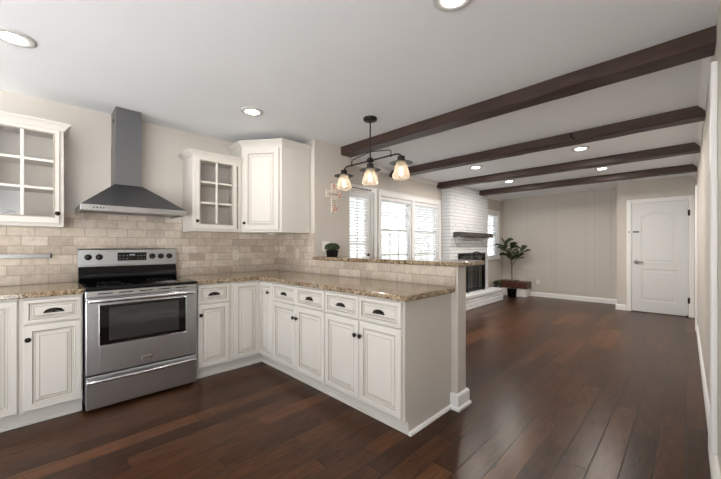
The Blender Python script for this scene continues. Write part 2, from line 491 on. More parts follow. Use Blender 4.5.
DX0, DX1, DZ = -0.742, 0.040, 2.03
wd = MB()
holes(wd, -0.95, XR, 0, H, [(DX0, DX1, 0, DZ+0.005)], lambda a, b, z0, z1: wd.box(a, b, YD, YD+T, z0, z1, M['wall']))
wd.box(-0.95, -0.85, YD+T, YF, 0, H, M['wall'])
wd.box(DX0-0.05, DX1+0.05, YD+T, YD+T+0.03, 0, DZ+0.05, M['wall'])
struct('wall_door_end', wd)
wr = MB()
holes(wr, YN, YF, 0, H, [(-1.75, -0.15, 0.0, 2.1)], lambda a, b, z0, z1: wr.box(XR, XR+T, a, b, z0, z1, M['panel_y']))  # unseen opening behind the camera, added to light the stove side
struct('wall_right', wr)
# unseen wall behind the camera; its openings are added to let daylight in
wb = MB()
holes(wb, XK-T, XR+T, 0, H, [(-3.3, -2.35, 0.0, 2.1), (-0.75, 0.05, 0.0, 2.1)], lambda a, b, z0, z1: wb.box(a, b, YN-T, YN, z0, z1, M['wall']))
struct('wall_back', wb)
struct('ground', MB().box(-14, XW-T-0.02, -3, 14, -0.25, -0.1, M['outdoor']))

# garden side: a board fence, added to tone down the bright view outside
fm_ = MB(); 
for i in range(60): fm_.box(-9.03, -9.0, -1+i*0.25, -1+i*0.25+0.235, -0.1, 1.75+0.02*(i % 2), M['fence'])
fm_.box(-9.06, -9.031, -1, 14, 0.2, 0.3, M['fence']).box(-9.06, -9.031, -1, 14, 1.3, 1.4, M['fence'])
tag(fm_.build('added_fence'), 'added grey board fence outside, dimming the view through the window blinds', 'fence')
# half wall that carries the breakfast bar
hw = MB().box(XL, -1.215, YS, 2.375, 0, 1.069, M['wall'])
struct('wall_bar', hw)

# tiled surfaces
bt = MB().box(XK, XK+0.01, -0.9, YS-0.01, 0.915, 1.375, M['tile_y'])
bt.box(XK, XK+0.01, 0.165, 1.095, 1.375, 1.51, M['tile_y'])
struct('wall_tile_stove', bt)
struct('wall_tile_bar', MB().box(XK+0.01, XL, YS-0.01, YS, 0.915, 1.375, M['tile_x']).box(XL, -1.228, YS-0.01, YS, 0.915, 1.069, M['tile_x']))

# mouldings
BB = [(0, 0), (0.016, 0), (0.016, 0.085), (0.010, 0.098), (0.006, 0.105), (0, 0.105)]
CR = [(0, H), (0.045, H), (0.045, H-0.008), (0.03, H-0.02), (0.014, H-0.04), (0.008, H-0.055), (0, H-0.055)]
g = 0.001
struct('baseboard_far', MB().sweep([(XW+g, YF-g), (-0.95-g, YF-g), (-0.95-g, YD-g), (DX0-0.068, YD-g)], BB, M['trim']))
struct('baseboard_right', MB().sweep([(XR-g, 6.74), (XR-g, 2.87)], BB, M['trim']))
BB2 = [(0, 0), (0.024, 0), (0.024, 0.11), (0.014, 0.125), (0, 0.125)]
struct('baseboard_right_near', MB().sweep([(XR-g, 2.868), (XR-g, 1.0)], BB2, M['trim']))
struct('baseboard_windows', MB().sweep([(XW+g, 3.74), (XW+g, 5.61)], BB, M['trim']).sweep([(XW+g, 7.54), (XW+g, YF-0.02)], BB, M['trim']))
BBp = [(0, 0), (0.032, 0), (0.032, 0.018), (0.020, 0.028), (0.020, 0.105), (0.012, 0.118), (0, 0.118)]
struct('baseboard_bar', MB().sweep([(-1.262, YS-0.011), (-1.215+g, YS-0.011), (-1.215+g, 2.375+g), (XL+0.02, 2.375+g)], BBp, M['trim']))

def crown_seg(mb, x, y0, y1, side):
    path = [(x, y0), (x, y1)]
    return mb.sweep(path, CR, M['trim'], side=side)
BY = [(2.65, 2.815), (4.05, 4.215), (5.455, 5.62), (6.87, 7.035)]
cr = MB(); ys = [2.9] + [v for p in BY[1:] for v in p] + [YD-0.01]
for a, b in ((2.816, 4.049), (4.216, 5.454), (5.621, 6.869), (7.036, YD-0.05)): crown_seg(cr, XR-g, a, b, -1)
struct('trim_1', cr)
cw = MB()
for a, b in ((YB+0.01, 4.049), (4.216, 5.454), (7.33, YF-0.05)): crown_seg(cw, XW+g, a, b, 1)
struct('trim_2', cw)

# casing of the openings in the right-hand wall, seen edge on
struct('trim_3', MB().box(XR-0.026, XR-g, 6.745, 6.86, 0, 2.10, M['trim'], 0.004))
struct('trim_4', MB().box(XR-0.026, XR-g, 2.53, 2.66, 0.126, 2.2, M['trim'], 0.004))

# ------------------------------------------------------------------ beams
BL = [XL, XW, XW, -3.198]
beam_l = ['dark wood ceiling beam nearest the kitchen, running behind the pendant light',
          'dark wood ceiling beam second from the kitchen, with a crack near the grooved wall',
          'dark wood ceiling beam meeting the window wall just before the brick chimney',
          'dark wood ceiling beam closest to the far panel door, ending on the brick chimney']
for i, (a, b) in enumerate(BY):
    mb = MB()
    x0 = BL[i]+0.002; x1 = XR-0.002; n = 22
    # gently hewn beam: a lofted box with wandering edges
    vs = []; fs = []; rnd = random.Random(i+3)
    for j in range(n+1):
        x = x0+(x1-x0)*j/n
        k = [rnd.uniform(-0.003, 0.003) for _ in range(4)]
        c = 0.008
        vs += [(x, a+k[0], H-0.001), (x, a+k[0], H-0.10+c), (x, a+c, H-0.101+k[1]), (x, b-c, H-0.101+k[2]), (x, b+k[3], H-0.10+c), (x, b+k[3], H-0.001)]
    for j in range(n):
        for q in range(6):
            r = (q+1) % 6; fs.append((j*6+q, j*6+r, (j+1)*6+r, (j+1)*6+q))
    fs += [[0,1,2,3,4,5], [n*6+q for q in (5,4,3,2,1,0)]]
    mb.add(vs, fs, M['beam'])
    if i == 1:
        pts = [(-0.87, H-0.01), (-0.855, H-0.03), (-0.865, H-0.045), (-0.83, H-0.085), (-0.84, H-0.088), (-0.88, H-0.045), (-0.87, H-0.03), (-0.885, H-0.01)]
        mb.prism(pts, a-0.0045, a+0.004, M['black'], 'y')
    o = tag(mb.build('ceiling_beam'), beam_l[i], 'beam', 'dark ceiling beams'); o['kind'] = 'thing'

# ------------------------------------------------------------------ recessed lights
def recessed(loc, label, group):
    t = thing('recessed_light', label, 'ceiling light', loc, 0, group)
    MB().lathe([(0.098, -0.001), (0.098, -0.006), (0.09, -0.010), (0.062, -0.011), (0.057, -0.004), (0.057, -0.001)], M['ringtrim'], n=36).build('trim_ring', t)
    MB().lathe([(0.057, -0.0045), (0.03, -0.0035), (0.0005, -0.003)], M['lamp'], n=36).build('lens', t)
    l = bpy.data.lights.new('downlight_beam', 'AREA'); l.shape = 'DISK'; l.size = 0.12; l.energy = FLOODL if 'living' in group else FLOODW; l.color = (1.0, 0.93, 0.85)
    lo = bpy.data.objects.new('downlight_beam', l); C.objects.link(lo); lo.parent = t; lo.location = (0, 0, -0.02)
    return t
for x, y, lb, gp in [(-2.765, -0.09, 'round recessed ceiling light above the glass cabinet and counter by the range', 'kitchen downlights'),
                     (-2.765, 1.385, 'round recessed ceiling light in front of the corner wall cabinet', 'kitchen downlights'),
                     (-0.80, 1.44, 'round recessed ceiling light cut by the top edge of the photo', 'kitchen downlights'),
                     (-2.29, 4.80, 'recessed light between second and third beams, on the pendant side', 'living room downlights'),
                     (-0.93, 4.80, 'recessed light between second and third beams, on the door side', 'living room downlights'),
                     (-2.34, 6.27, 'recessed light between third and fourth beams, nearer the fireplace', 'living room downlights'),
                     (-0.93, 6.27, 'recessed light between third and fourth beams, on the door side', 'living room downlights')]:
    recessed((x, y, H), lb, gp)
# two unseen recessed lights, added behind the camera for their light
recessed((-1.6, -0.9, H), 'added round recessed ceiling light over the open kitchen floor, outside the frame', 'kitchen downlights')
recessed((-2.765, -1.55, H), 'added round recessed ceiling light over the counter end, outside the frame', 'kitchen downlights')

# ------------------------------------------------------------------ cabinets
CB, GZ = M['cab'], M['glaze']
def raised_rings(mb, x0, x1, z0, z1, fr, y=0.0, th=0.02):
    f = y-th; k_ = 0.019 if fr > 0.035 else 0.008
    mb.rings(x0, x1, z0, z1, [(0, y, CB), (0, f+0.004, CB), (0.004, f, CB), (fr-0.006, f, CB), (fr-0.003, f-0.003, CB), (fr, f, CB), (fr+0.005, f+0.007, GZ),
                              (fr+0.007, f+0.009, CB), (fr+0.012, f+0.009, CB), (fr+0.015, f+0.008, GZ), (fr+0.015+k_, f+0.002, CB), (fr+0.019+k_, f+0.0035, GZ), (fr+0.023+k_, f+0.002, CB)])
    return mb
def knob(par, x, z, y=-0.02):
    MB().lathe([(0.006, y+0.001), (0.005, y-0.010), (0.010, y-0.014), (0.0155, y-0.018), (0.0165, y-0.023), (0.012, y-0.028), (0.0005, y-0.030)], M['bronze'], (x, 0, z), 18, 'y').build('knob', par)
def cup_pull(par, x, z, y=-0.02, w=0.10):
    # bin pull: a half dome open below
    mb = MB(); n = 16; k = 6; vs = []; fs = []
    for i in range(n+1):
        a = math.pi*i/n
        for j in range(k+1):
            b = math.pi/2*j/k
            vs.append((x - w/2*math.cos(a)*math.cos(b*0.98), y-0.001-0.026*math.sin(b)*(0.35+0.65*math.sin(a)), z-0.010 + 0.025*math.sin(a)*math.cos(b)+0.004*math.sin(b)))
    for i in range(n):
        for j in range(k):
            q = i*(k+1)+j; fs.append((q, q+1, q+k+2, q+k+1))
    mb.add(vs, fs, M['bronze'], True)
    mb.box(x-w/2-0.004, x+w/2+0.004, y-0.004, y, z-0.016, z-0.009, M['bronze'], 0.001)
    mb.lathe([(0.006, y-0.001), (0.006, y-0.02)], M['bronze'], (x, 0, z-0.002), 10, 'y', cap=True)
    o = mb.build('cup_pull', par)
    md = o.modifiers.new('thick', 'SOLIDIFY'); md.thickness = 0.0016
def door(par, x0, x1, z0, z1, kn=None, fr=0.042):
    d = raised_rings(MB(), x0, x1, z0, z1, fr).build('door', par)
    if kn: knob(d, *kn)
    return d
def drawer(par, x0, x1, z0, z1, pull=True, fr=0.025):
    d = raised_rings(MB(), x0, x1, z0, z1, fr).build('drawer', par)
    if pull: cup_pull(d, (x0+x1)/2, (z0+z1)/2)
    return d
def base_body(par, w, depth=0.59, z0=0.10, open_=False, toe=0.05, toex0=0.0, toex1=None):
    MB().box(0, w, 0, depth, z0, 0.875, CB, 0.0015).build('body', par)
    MB().box(toex0, w if toex1 is None else toex1, toe, depth, 0, z0-0.001, CB).box(toex0, w if toex1 is None else toex1, toe-0.010, toe, 0, 0.022, CB, 0.003).build('toe_kick', par)
DT, DB, DRB = 0.862, 0.116, 0.70
XC = -3.14      # face of the cabinets along the stove wall
YC = 1.665      # face of the peninsula cabinets
RZ = R(90)
# far-left cabinet with a full-height door
t = thing('base_cabinet', 'cream base cabinet with one full-height door, cut by the photo edge', 'cabinet', (XC, -0.50, 0), RZ, 'cream base cabinets')
base_body(t, 0.425); door(t, 0.03, 0.418, DB, DT)
t = thing('base_cabinet', 'cream base cabinet with drawer and door beside the range on the towel bar side', 'cabinet', (XC, -0.0745, 0), RZ, 'cream base cabinets')
base_body(t, 0.325); drawer(t, 0.0205, 0.318, DRB, DT); door(t, 0.0205, 0.318, DB, DRB-0.01, (0.042, 0.598))
t = thing('base_cabinet', 'cream base cabinet with drawer and door between the range and the corner', 'cabinet', (XC, 1.024, 0), RZ, 'cream base cabinets')
base_body(t, 0.325, toex1=0.325); drawer(t, 0.02, 0.305, DRB, DT); door(t, 0.02, 0.305, DB, DRB-0.01, (0.040, 0.597))
# corner cabinet: two full-height panels meeting at the inside corner
t = thing('corner_base_cabinet', 'cream corner base cabinet with two tall narrow panel doors and no drawer', 'cabinet', (XC, YC, 0), 0, 'cream base cabinets')
pts = [(-0.59, -0.315), (0, -0.315), (0, 0), (0.278, 0), (0.278, 0.58), (-0.59, 0.58)]
MB().prism(pts, 0.10, 0.875, CB).build('body', t)
tp = [(-0.59, -0.315), (-0.05, -0.315), (-0.05, 0.05), (0.278, 0.05), (0.278, 0.58), (-0.59, 0.58)]
MB().prism(tp, 0, 0.099, CB).sweep([(-0.05, -0.315), (-0.05, 0.05), (0.278, 0.05)], [(0, 0), (0.010, 0), (0.010, 0.018), (0.006, 0.022), (0, 0.022)], CB).build('toe_kick', t)
xf = Matrix.Rotation(RZ, 4, 'Z')
raised_rings(MB(xf), -0.292, -0.023, DB, DT, 0.042).build('door', t)
d = raised_rings(MB(), 0.002, 0.272, DB, DT, 0.042).build('door', t)
knob(d, 0.205, 0.765)
# peninsula cabinets
def pen(x0, w, label, last=False):
    t = thing('peninsula_base_cabinet', label, 'cabinet', (x0, YC, 0), 0, 'cream base cabinets')
    base_body(t, w, depth=0.58, toe=0.05)
    h = w/2
    for k in (0, 1):
        a, b = (0.006, h-0.004) if k == 0 else (h+0.004, w-0.006 if not last else w-0.008)
        drawer(t, a, b, DRB, DT)
        door(t, a, b, DB, DRB-0.01, ((b-0.022) if k == 0 else (a+0.022), 0.585), 0.044)
    return t
pen(-2.860, 0.802, 'cream two-door two-drawer peninsula cabinet next to the narrow corner door')
t = pen(-2.056, 0.781, 'cream two-door two-drawer cabinet at the free end of the peninsula', True)
# its painted end panel, with a shoe moulding
MB().prism([(0.004, 0.10), (0.004, 0.875), (0.582, 0.875), (0.582, 0), (0.042, 0), (0.042, 0.10)], 0.782, 0.788, M['wall'], 'x').build('end_panel', t)
MB().sweep([(0.788, 0.042), (0.788, 0.578)], [(0, 0), (0.018, 0), (0.016, 0.014), (0.008, 0.022), (0, 0.024)], M['trim']).build('shoe_moulding', t)

# ------------------------------------------------------------------ worktops
def slab(name, pts, z0, z1, label, cat='countertop'):
    bm = bmesh.new()
    vs = [bm.verts.new((x, y, z0)) for x, y in pts]; f = bm.faces.new(vs)
    r = bmesh.ops.extrude_face_region(bm, geom=[f])
    bmesh.ops.translate(bm, verts=[v for v in r['geom'] if isinstance(v, bmesh.types.BMVert)], vec=(0, 0, z1-z0))
    bmesh.ops.recalc_face_normals(bm, faces=bm.faces[:])
    bmesh.ops.bevel(bm, geom=[e for e in bm.edges if abs(e.verts[0].co.z-e.verts[1].co.z) < 1e-5], offset=0.007, segments=3, profile=0.5, affect='EDGES')
    me = bpy.data.meshes.new(name); bm.to_mesh(me); bm.free(); me.materials.append(M['granite'])
    o = bpy.data.objects.new(name, me); C.objects.link(o); return tag(o, label, cat)
XF = -3.107
slab('granite_countertop', [(XK+0.012, -0.5), (XF, -0.5), (XF, 0.253), (XK+0.012, 0.253)], 0.876, 0.914, 'short speckled granite countertop under the towel bar beside the range')
slab('granite_countertop', [(XK+0.012, 1.021), (XF, 1.021), (XF, 1.630), (-1.228, 1.630), (-1.228, YS-0.012), (XK+0.012, YS-0.012)], 0.876, 0.914,
     'L-shaped speckled granite countertop running from the range around the corner along the peninsula')
slab('granite_bar_top', [(XL+0.002, 2.222), (-1.188, 2.222), (-1.188, 2.655), (XL+0.002, 2.655)], 1.0705, 1.106, 'raised granite breakfast bar top on the tiled half wall', 'bar top')

# ------------------------------------------------------------------ wall cabinets
CRW = [(0, 0), (0.008, 0), (0.008, 0.010), (0.014, 0.018), (0.022, 0.030), (0.036, 0.044), (0.042, 0.048), (0.042, 0.058), (0, 0.058)]
def crown(par, path, z, closed=False, side=1):
    return MB().sweep(path, [(o, z+q) for o, q in CRW], CB, side=side).build('crown_moulding', par)
def glass_door(par, x0, x1, z0, z1, gx0, gx1, gz0, gz1, nx, nz, kn):
    th = 0.02; mb = MB(); f = -th
    mb.box(x0, gx0, f, 0, z0, z1, CB, 0.002).box(gx1, x1, f, 0, z0, z1, CB, 0.002)
    mb.box(gx0-0.002, gx1+0.002, f, 0, z0, gz0, CB, 0.002).box(gx0-0.002, gx1+0.002, f, 0, gz1, z1, CB, 0.002)
    b = 0.009
    # inner glazed bead
    mb.box(gx0-b, gx0, f-0.003, f+0.001, gz0-b, gz1+b, GZ, 0.001).box(gx1, gx1+b, f-0.003, f+0.001, gz0-b, gz1+b, GZ, 0.001)
    mb.box(gx0, gx1, f-0.003, f+0.001, gz0-b, gz0, GZ, 0.001).box(gx0, gx1, f-0.003, f+0.001, gz1, gz1+b, GZ, 0.001)
    d = mb.build('door', par)
    mu = MB()
    for i in range(1, nx):
        c = gx0+(gx1-gx0)*i/nx; mu.box(c-0.010, c+0.010, f+0.001, -0.004, gz0-0.001, gz1+0.001, CB, 0.003)
    for i in range(1, nz):
        c = gz0+(gz1-gz0)*i/nz; mu.box(gx0-0.001, gx1+0.001, f+0.0015, -0.0045, c-0.010, c+0.010, CB, 0.003)
    mu.build('muntins', d)
    MB().box(gx0-0.004, gx1+0.004, -0.0035, -0.0015, gz0-0.004, gz1+0.004, M['cabglass']).build('pane', d)
    knob(d, *kn)
def wall_box(par, w, d, h, ff=0.035):
    """open-fronted carcass with face frame; front at y=0, back at y=d"""
    mb = MB(); t = 0.016
    mb.box(0, t, 0.018, d, 0, h, CB).box(w-t, w, 0.018, d, 0, h, CB)
    mb.box(t, w-t, 0.02, d, 0, t, CB).box(t, w-t, 0.02, d, h-t, h, CB).box(t, w-t, d-0.006, d, t, h-t, M['cab_in'])
    mb.box(0, ff, 0, 0.018, 0, h, CB).box(w-ff, w, 0, 0.018, 0, h, CB).box(ff, w-ff, 0, 0.018, 0, ff, CB).box(ff, w-ff, 0, 0.018, h-ff-0.01, h, CB)
    mb.build('body', par)
    for z in (0.285, 0.505):
        MB().box(t+0.001, w-t-0.001, 0.05, d-0.008, z, z+0.016, M['cab_in']).build('shelf', par)
ZU = 1.375
XU = -3.445
# glass cabinet at the photo's edge
t = thing('glass_wall_cabinet', 'cream wall cabinet with six-pane glass door above the towel bar', 'wall cabinet', (XU, -0.30, ZU), RZ, 'cream wall cabinets')
wall_box(t, 0.46, 0.30, 0.76)
glass_door(t, 0.02, 0.435, 0.025, 0.737, 0.070, 0.400, 0.078, 0.707, 2, 3, (0.424, 0.100))
crown(t, [(0, 0.298), (0, 0), (0.46, 0), (0.46, 0.298)], 0.745)
tag(MB().lathe([(0.026, 0), (0.028, 0.01), (0.030, 0.07), (0.034, 0.1), (0.031, 0.1), (0.027, 0.07), (0.024, 0.012), (0.0005, 0.010)], M['shade'], (0, 0, 0), 20).build('drinking_glass', None, (-3.60, -0.135, ZU+0.0165)),
    'small clear glass standing on the floor of the glass-door cabinet at the photo edge', 'glass')
# glass cabinet between hood and corner
t = thing('glass_wall_cabinet', 'cream wall cabinet with six-pane glass door between hood and corner cabinet', 'wall cabinet', (XU, 1.10, ZU), RZ, 'cream wall cabinets')
wall_box(t, 0.498, 0.30, 0.76)
glass_door(t, 0.022, 0.440, 0.025, 0.737, 0.068, 0.392, 0.078, 0.707, 2, 3, (0.034, 0.100))
crown(t, [(0, 0.298), (0, 0), (0.498, 0)], 0.745)
# diagonal corner cabinet, local origin at the inner corner of the walls
ox, oy = XK+0.002, YS-0.012
t = thing('corner_wall_cabinet', 'tall cream corner wall cabinet with an angled raised-panel door', 'wall cabinet', (ox, oy, ZU), 0, 'cream wall cabinets')
A0 = (XU-ox, 1.603-oy); A1 = (-3.065-ox, 1.872-oy); A2 = (A1[0], 0)
MB().prism([(0, A0[1]), A0, A1, A2, (0, 0)], 0, 0.945, CB).build('body', t)
crown(t, [(0, A0[1]), A0, A1, A2], 0.935)
dl = math.hypot(A1[0]-A0[0], A1[1]-A0[1]); da = math.atan2(A1[1]-A0[1], A1[0]-A0[0])
xf = Matrix.Translation((A0[0], A0[1], 0)) @ Matrix.Rotation(da, 4, 'Z')
dd = raised_rings(MB(xf), 0.028, dl-0.028, 0.025, 0.905, 0.055).build('door', t)
kb = MB(xf); y = -0.02
kb.lathe([(0.006, y+0.001), (0.005, y-0.010), (0.010, y-0.014), (0.0155, y-0.018), (0.0165, y-0.023), (0.012, y-0.028), (0.0005, y-0.030)], M['bronze'], (0.052, 0, 0.10), 18, 'y')
kb.build('knob', dd)
# under-cabinet puck light
tag(MB().lathe([(0.04, 0), (0.04, -0.014), (0.034, -0.02), (0.0005, -0.02)], M['trim'], (0, 0, 0), 20).build('puck_light', None, (-3.42, 1.95, ZU-0.0005)), 'small white puck light under the corner wall cabinet', 'light')

# ------------------------------------------------------------------ range
t = thing('kitchen_range', 'freestanding stainless steel electric range with black glass cooktop under the hood', 'range', (-3.08, 0.2575, 0), RZ)
S = M['steel']; Wd = 0.757
MB().box(0, Wd, 0.02, 0.62, 0.055, 0.893, M['charcoal']).box(0.02, Wd-0.02, 0.06, 0.6, 0.018, 0.056, M['charcoal']).build('body', t)
for fx in (0.05, Wd-0.05):
    MB().lathe([(0.018, 0), (0.018, 0.012), (0.008, 0.014), (0.008, 0.02)], M['black'], (fx, 0.10, 0), 12, cap=True).build('foot', t)
# oven door
od = MB()
wx0, wx1, wz0, wz1 = 0.082, 0.668, 0.487, 0.785
dz0, dz1 = 0.280, 0.845
f = -0.018
od.box(0.003, wx0, f, 0.018, dz0, dz1, S, 0.003).box(wx1, Wd-0.003, f, 0.018, dz0, dz1, S, 0.003)
od.box(wx0-0.003, wx1+0.003, f, 0.018, dz0, wz0, S, 0.003).box(wx0-0.003, wx1+0.003, f, 0.018, wz1, dz1, S, 0.003)
od = od.build('oven_door', t)
MB().box(wx0-0.001, wx1+0.001, -0.0145, 0.010, wz0-0.001, wz1+0.001, M['blackglass']).build('window_frame', od)
MB().box(wx0+0.055, wx1-0.055, -0.0155, -0.0147, wz0+0.028, wz1-0.022, M['ovenglass']).build('window', od)
fr = MB()
for (a, b, c, d) in ((wx0-0.005, wx0, wz0-0.005, wz1+0.005), (wx1, wx1+0.005, wz0-0.005, wz1+0.005)): fr.box(a, b, f-0.002, f+0.003, c, d, M['steel_rim'], 0.001)
fr.box(wx0, wx1, f-0.002, f+0.003, wz0-0.005, wz0, M['steel_rim'], 0.001).box(wx0, wx1, f-0.002, f+0.003, wz1, wz1+0.005, M['steel_rim'], 0.001)
fr.build('window_bead', od)
def bowhandle(par, z, x0, x1, out, r, bow):
    pts = []; n = 20
    pts.append((x0, f+0.004, z)); pts.append((x0+0.004, f-out*0.7, z))
    for i in range(n+1):
        s = i/n; pts.append((x0+0.02+(x1-x0-0.04)*s, f-out-bow*math.sin(math.pi*s), z))
    pts.append((x1-0.004, f-out*0.7, z)); pts.append((x1, f+0.004, z))
    MB().tube(pts, r, M['steel_rim'], 14).build('handle', par)
bowhandle(od, 0.824, 0.018, Wd-0.018, 0.036, 0.0155, 0.014)
MB().box(Wd/2-0.037, Wd/2+0.037, f-0.003, f, 0.322, 0.352, M['steel_rim'], 0.002).box(Wd/2-0.03, Wd/2+0.03, f-0.0042, f-0.003, 0.331, 0.344, M['nickel'], 0.001).build('badge', od)
dr = MB().box(0.003, Wd-0.003, f, 0.018, 0.030, 0.268, S, 0.003).build('storage_drawer', t)
bowhandle(dr, 0.236, 0.012, Wd-0.012, 0.026, 0.013, 0.016)
# vent trim between door and cooktop
vt = MB().box(0.002, Wd-0.002, -0.012, 0.02, 0.848, 0.893, M['steel_rim'], 0.002)
for k in range(5):
    vt.box(0.07+k*0.13, 0.07+k*0.13+0.09, -0.0128, -0.0115, 0.868, 0.875, M['black'])
vt.build('vent_trim', t)
ct = MB().box(-0.003, Wd+0.003, -0.028, 0.60, 0.8935, 0.915, M['black'], 0.006, 2)
ct.box(0.02, Wd-0.02, 0.0, 0.53, 0.9145, 0.9162, M['blackglass'], 0.0008)
ct = ct.build('cooktop', t)
for bx, by, br in ((0.19, 0.15, 0.11), (0.57, 0.15, 0.09), (0.19, 0.40, 0.08), (0.57, 0.40, 0.10)):
    MB().lathe([(br, 0.9163), (br, 0.9166), (br-0.004, 0.9166), (br-0.004, 0.9163)], M['charcoal'], (bx, by, 0), 40).lathe([(br*.6, 0.9163), (br*.6, 0.9166), (br*.6-0.003, 0.9166), (br*.6-0.003, 0.9163)], M['charcoal'], (bx, by, 0), 40).build('burner_ring', ct)
# backguard
bgp = [(0.560, 0.915), (0.60, 0.915), (0.60, 1.045), (0.575, 1.045), (0.565, 0.99), (0.545, 0.95)]
MB().prism(bgp, 0.004, Wd-0.004, M['black'], 'x').box(0.02, Wd-0.02, 0.553, 0.568, 0.962, 0.975, M['charcoal'], 0.005).build('backguard', t)
cpp = [(0.566, 1.046), (0.612, 1.046), (0.612, 1.197), (0.588, 1.202), (0.577, 1.192)]
cp = MB().prism(cpp, 0.0, Wd, S, 'x').box(0.003, Wd-0.003, 0.562, 0.568, 1.046, 1.060, M['steel_rim'], 0.001).build('control_panel', t)
def py(z): return 0.566+(z-1.046)/(1.192-1.046)*0.011
for kx in (0.068, 0.144, 0.546, 0.618, 0.693):
    yk = py(1.128)
    MB().lathe([(0.026, yk), (0.026, yk-0.004), (0.021, yk-0.006), (0.019, yk-0.024), (0.016, yk-0.027), (0.0005, yk-0.027)], M['black'], (kx, 0, 1.128), 24, 'y').box(kx-0.0035, kx+0.0035, yk-0.034, yk-0.024, 1.128-0.017, 1.128+0.017, M['black'], 0.001).build('control_knob', cp)
ds = MB().box(0.272, 0.496, 0.564, 0.575, 1.092, 1.166, M['blackglass'], 0.002)
for r_ in range(2):
    for c_ in range(8):
        if c_ in (3, 4) and r_ == 0: continue
        ds.box(0.286+c_*0.027, 0.286+c_*0.027+0.010, 0.5632, 0.5642, 1.107+r_*0.028, 1.111+r_*0.028, M['display'])
ds.box(0.362, 0.405, 0.5632, 0.5642, 1.135, 1.152, M['display'])
ds.build('display', cp)

# ------------------------------------------------------------------ hood
t = thing('range_hood', 'stainless steel chimney range hood on the wall over the range', 'range hood', (XK+0.011, 0.2445, 0), RZ)
# local: x along wall, -y out of the wall
Hs = M['steel_hood']
W2h, D2h = 0.745, 0.49
MB().box(0.2505, 0.4455, -0.240, 0, 1.755, 2.13, M['steel_v']).box(0.2535, 0.4425, -0.237, 0, 2.1305, H-0.001, M['steel_v']).box(0.2525, 0.2535, -0.16, -0.08, 2.33, 2.36, M['slot']).build('chimney', t)
a = [(0, -D2h), (W2h, -D2h), (W2h, 0), (0, 0)]; b = [(0.245, -0.245), (0.451, -0.245), (0.451, 0), (0.245, 0)]
cy = MB()
n = 6; loops = []
for j in range(n+1):
    s = j/n; e = s
    loops.append([(p[0]*(1-e)+q[0]*e, p[1]*(1-e)+q[1]*e, 1.549+(1.762-1.549)*s) for p, q in zip(a, b)])
vs = [p for l in loops for p in l]; fs = [(0, 3, 2, 1), (n*4, n*4+1, n*4+2, n*4+3)]
for j in range(n):
    for i in range(4): fs.append((j*4+i, j*4+(i+1) % 4, (j+1)*4+(i+1) % 4, (j+1)*4+i))
cy.add(vs, fs, Hs).build('canopy', t)
rim = MB()
rim.box(0, W2h, -D2h-0.001, -D2h+0.012, 1.503, 1.549, M['steel_rim'], 0.001).box(0, 0.012, -D2h+0.012, 0, 1.503, 1.549, M['steel_rim']).box(W2h-0.012, W2h, -D2h+0.012, 0, 1.503, 1.549, M['steel_rim'])
rim.box(0.012, W2h-0.012, -D2h+0.012, -0.001, 1.520, 1.548, M['charcoal'])
rim = rim.build('rim', t)
for k in (0, 1):
    fl = MB(); x0 = 0.03+k*0.345
    for j in range(13): fl.box(x0+j*0.026, x0+j*0.026+0.014, -0.44, -0.06, 1.512, 1.5195, M['nickel'])
    fl.build('grease_filter', rim)
bt_ = MB()
for j in range(4): bt_.lathe([(0.005, -D2h-0.001), (0.005, -D2h-0.003), (0.0005, -D2h-0.003)], M['charcoal'], (0.08+j*0.02, 0, 1.527), 10, 'y')
bt_.build('button_row', rim)

# ------------------------------------------------------------------ rail under the glass cabinet
t = thing('towel_bar', 'stainless towel bar mounted on the tile beside the range', 'towel bar', (XK+0.0105, -0.55, 1.145), RZ)
MB().tube([(0, -0.055, 0), (0.64, -0.055, 0)], 0.017, M['satin'], 18).build('bar', t)
for x in (0.06, 0.585): MB().tube([(x, 0, 0), (x, -0.045, 0)], 0.008, M['nickel'], 12).lathe([(0.02, 0), (0.02, -0.006), (0.0005, -0.007)], M['nickel'], (x, 0, 0), 16, 'y').build('bracket', t)
MB().lathe([(0.0185, 0.640), (0.0185, 0.647), (0.0005, 0.649)], M['darkmetal'], (0, -0.055, 0), 16, 'x').build('end_cap', t)

# ------------------------------------------------------------------ outlets and switch
def outlet(loc, rz, label, kind='outlet', w=0.072, pm=None):
    pm = pm or M['plate']
    t = thing('wall_outlet' if kind == 'outlet' else 'light_switch', label, kind, loc, rz, 'wall plates')
    MB().box(-w/2, w/2, -0.006, 0, -0.058, 0.058, pm, 0.002).build('cover_plate', t)
    if kind == 'outlet':
        s = MB()
        for z in (-0.024, 0.024):
            s.box(-0.017, 0.017, -0.0075, -0.006, z-0.014, z+0.014, pm, 0.001)
            s.box(-0.008, -0.005, -0.0078, -0.0074, z-0.005, z+0.006, M['slot']).box(0.005, 0.008, -0.0078, -0.0074, z-0.005, z+0.006, M['slot'])
        s.build('socket', t)
    else:
        for x in (-w/4, w/4): MB().box(x-0.016, x+0.016, -0.0085, -0.006, -0.033, 0.033, M['plate'], 0.001).build('rocker', t)
outlet((XK+0.0105, 1.662, 1.12), RZ, 'white outlet on tile near the corner, facing the range side', pm=M['plate_beige'])
outlet((-3.31, YS-0.0105, 1.13), 0, 'white outlet on tile under the corner cabinet, beside the bar end', pm=M['plate_beige'])
outlet((-2.55, YF-0.0005, 0.352), 0, 'white outlet low on the far panelled wall beside the bench')
outlet((XW+0.0005, 7.385, 0.42), RZ, 'white outlet low on the wall between fireplace and far window')
outlet((XL+0.0005, 2.415, 1.222), RZ, 'white double switch on the wall behind the small boxwood', 'switch', 0.115)

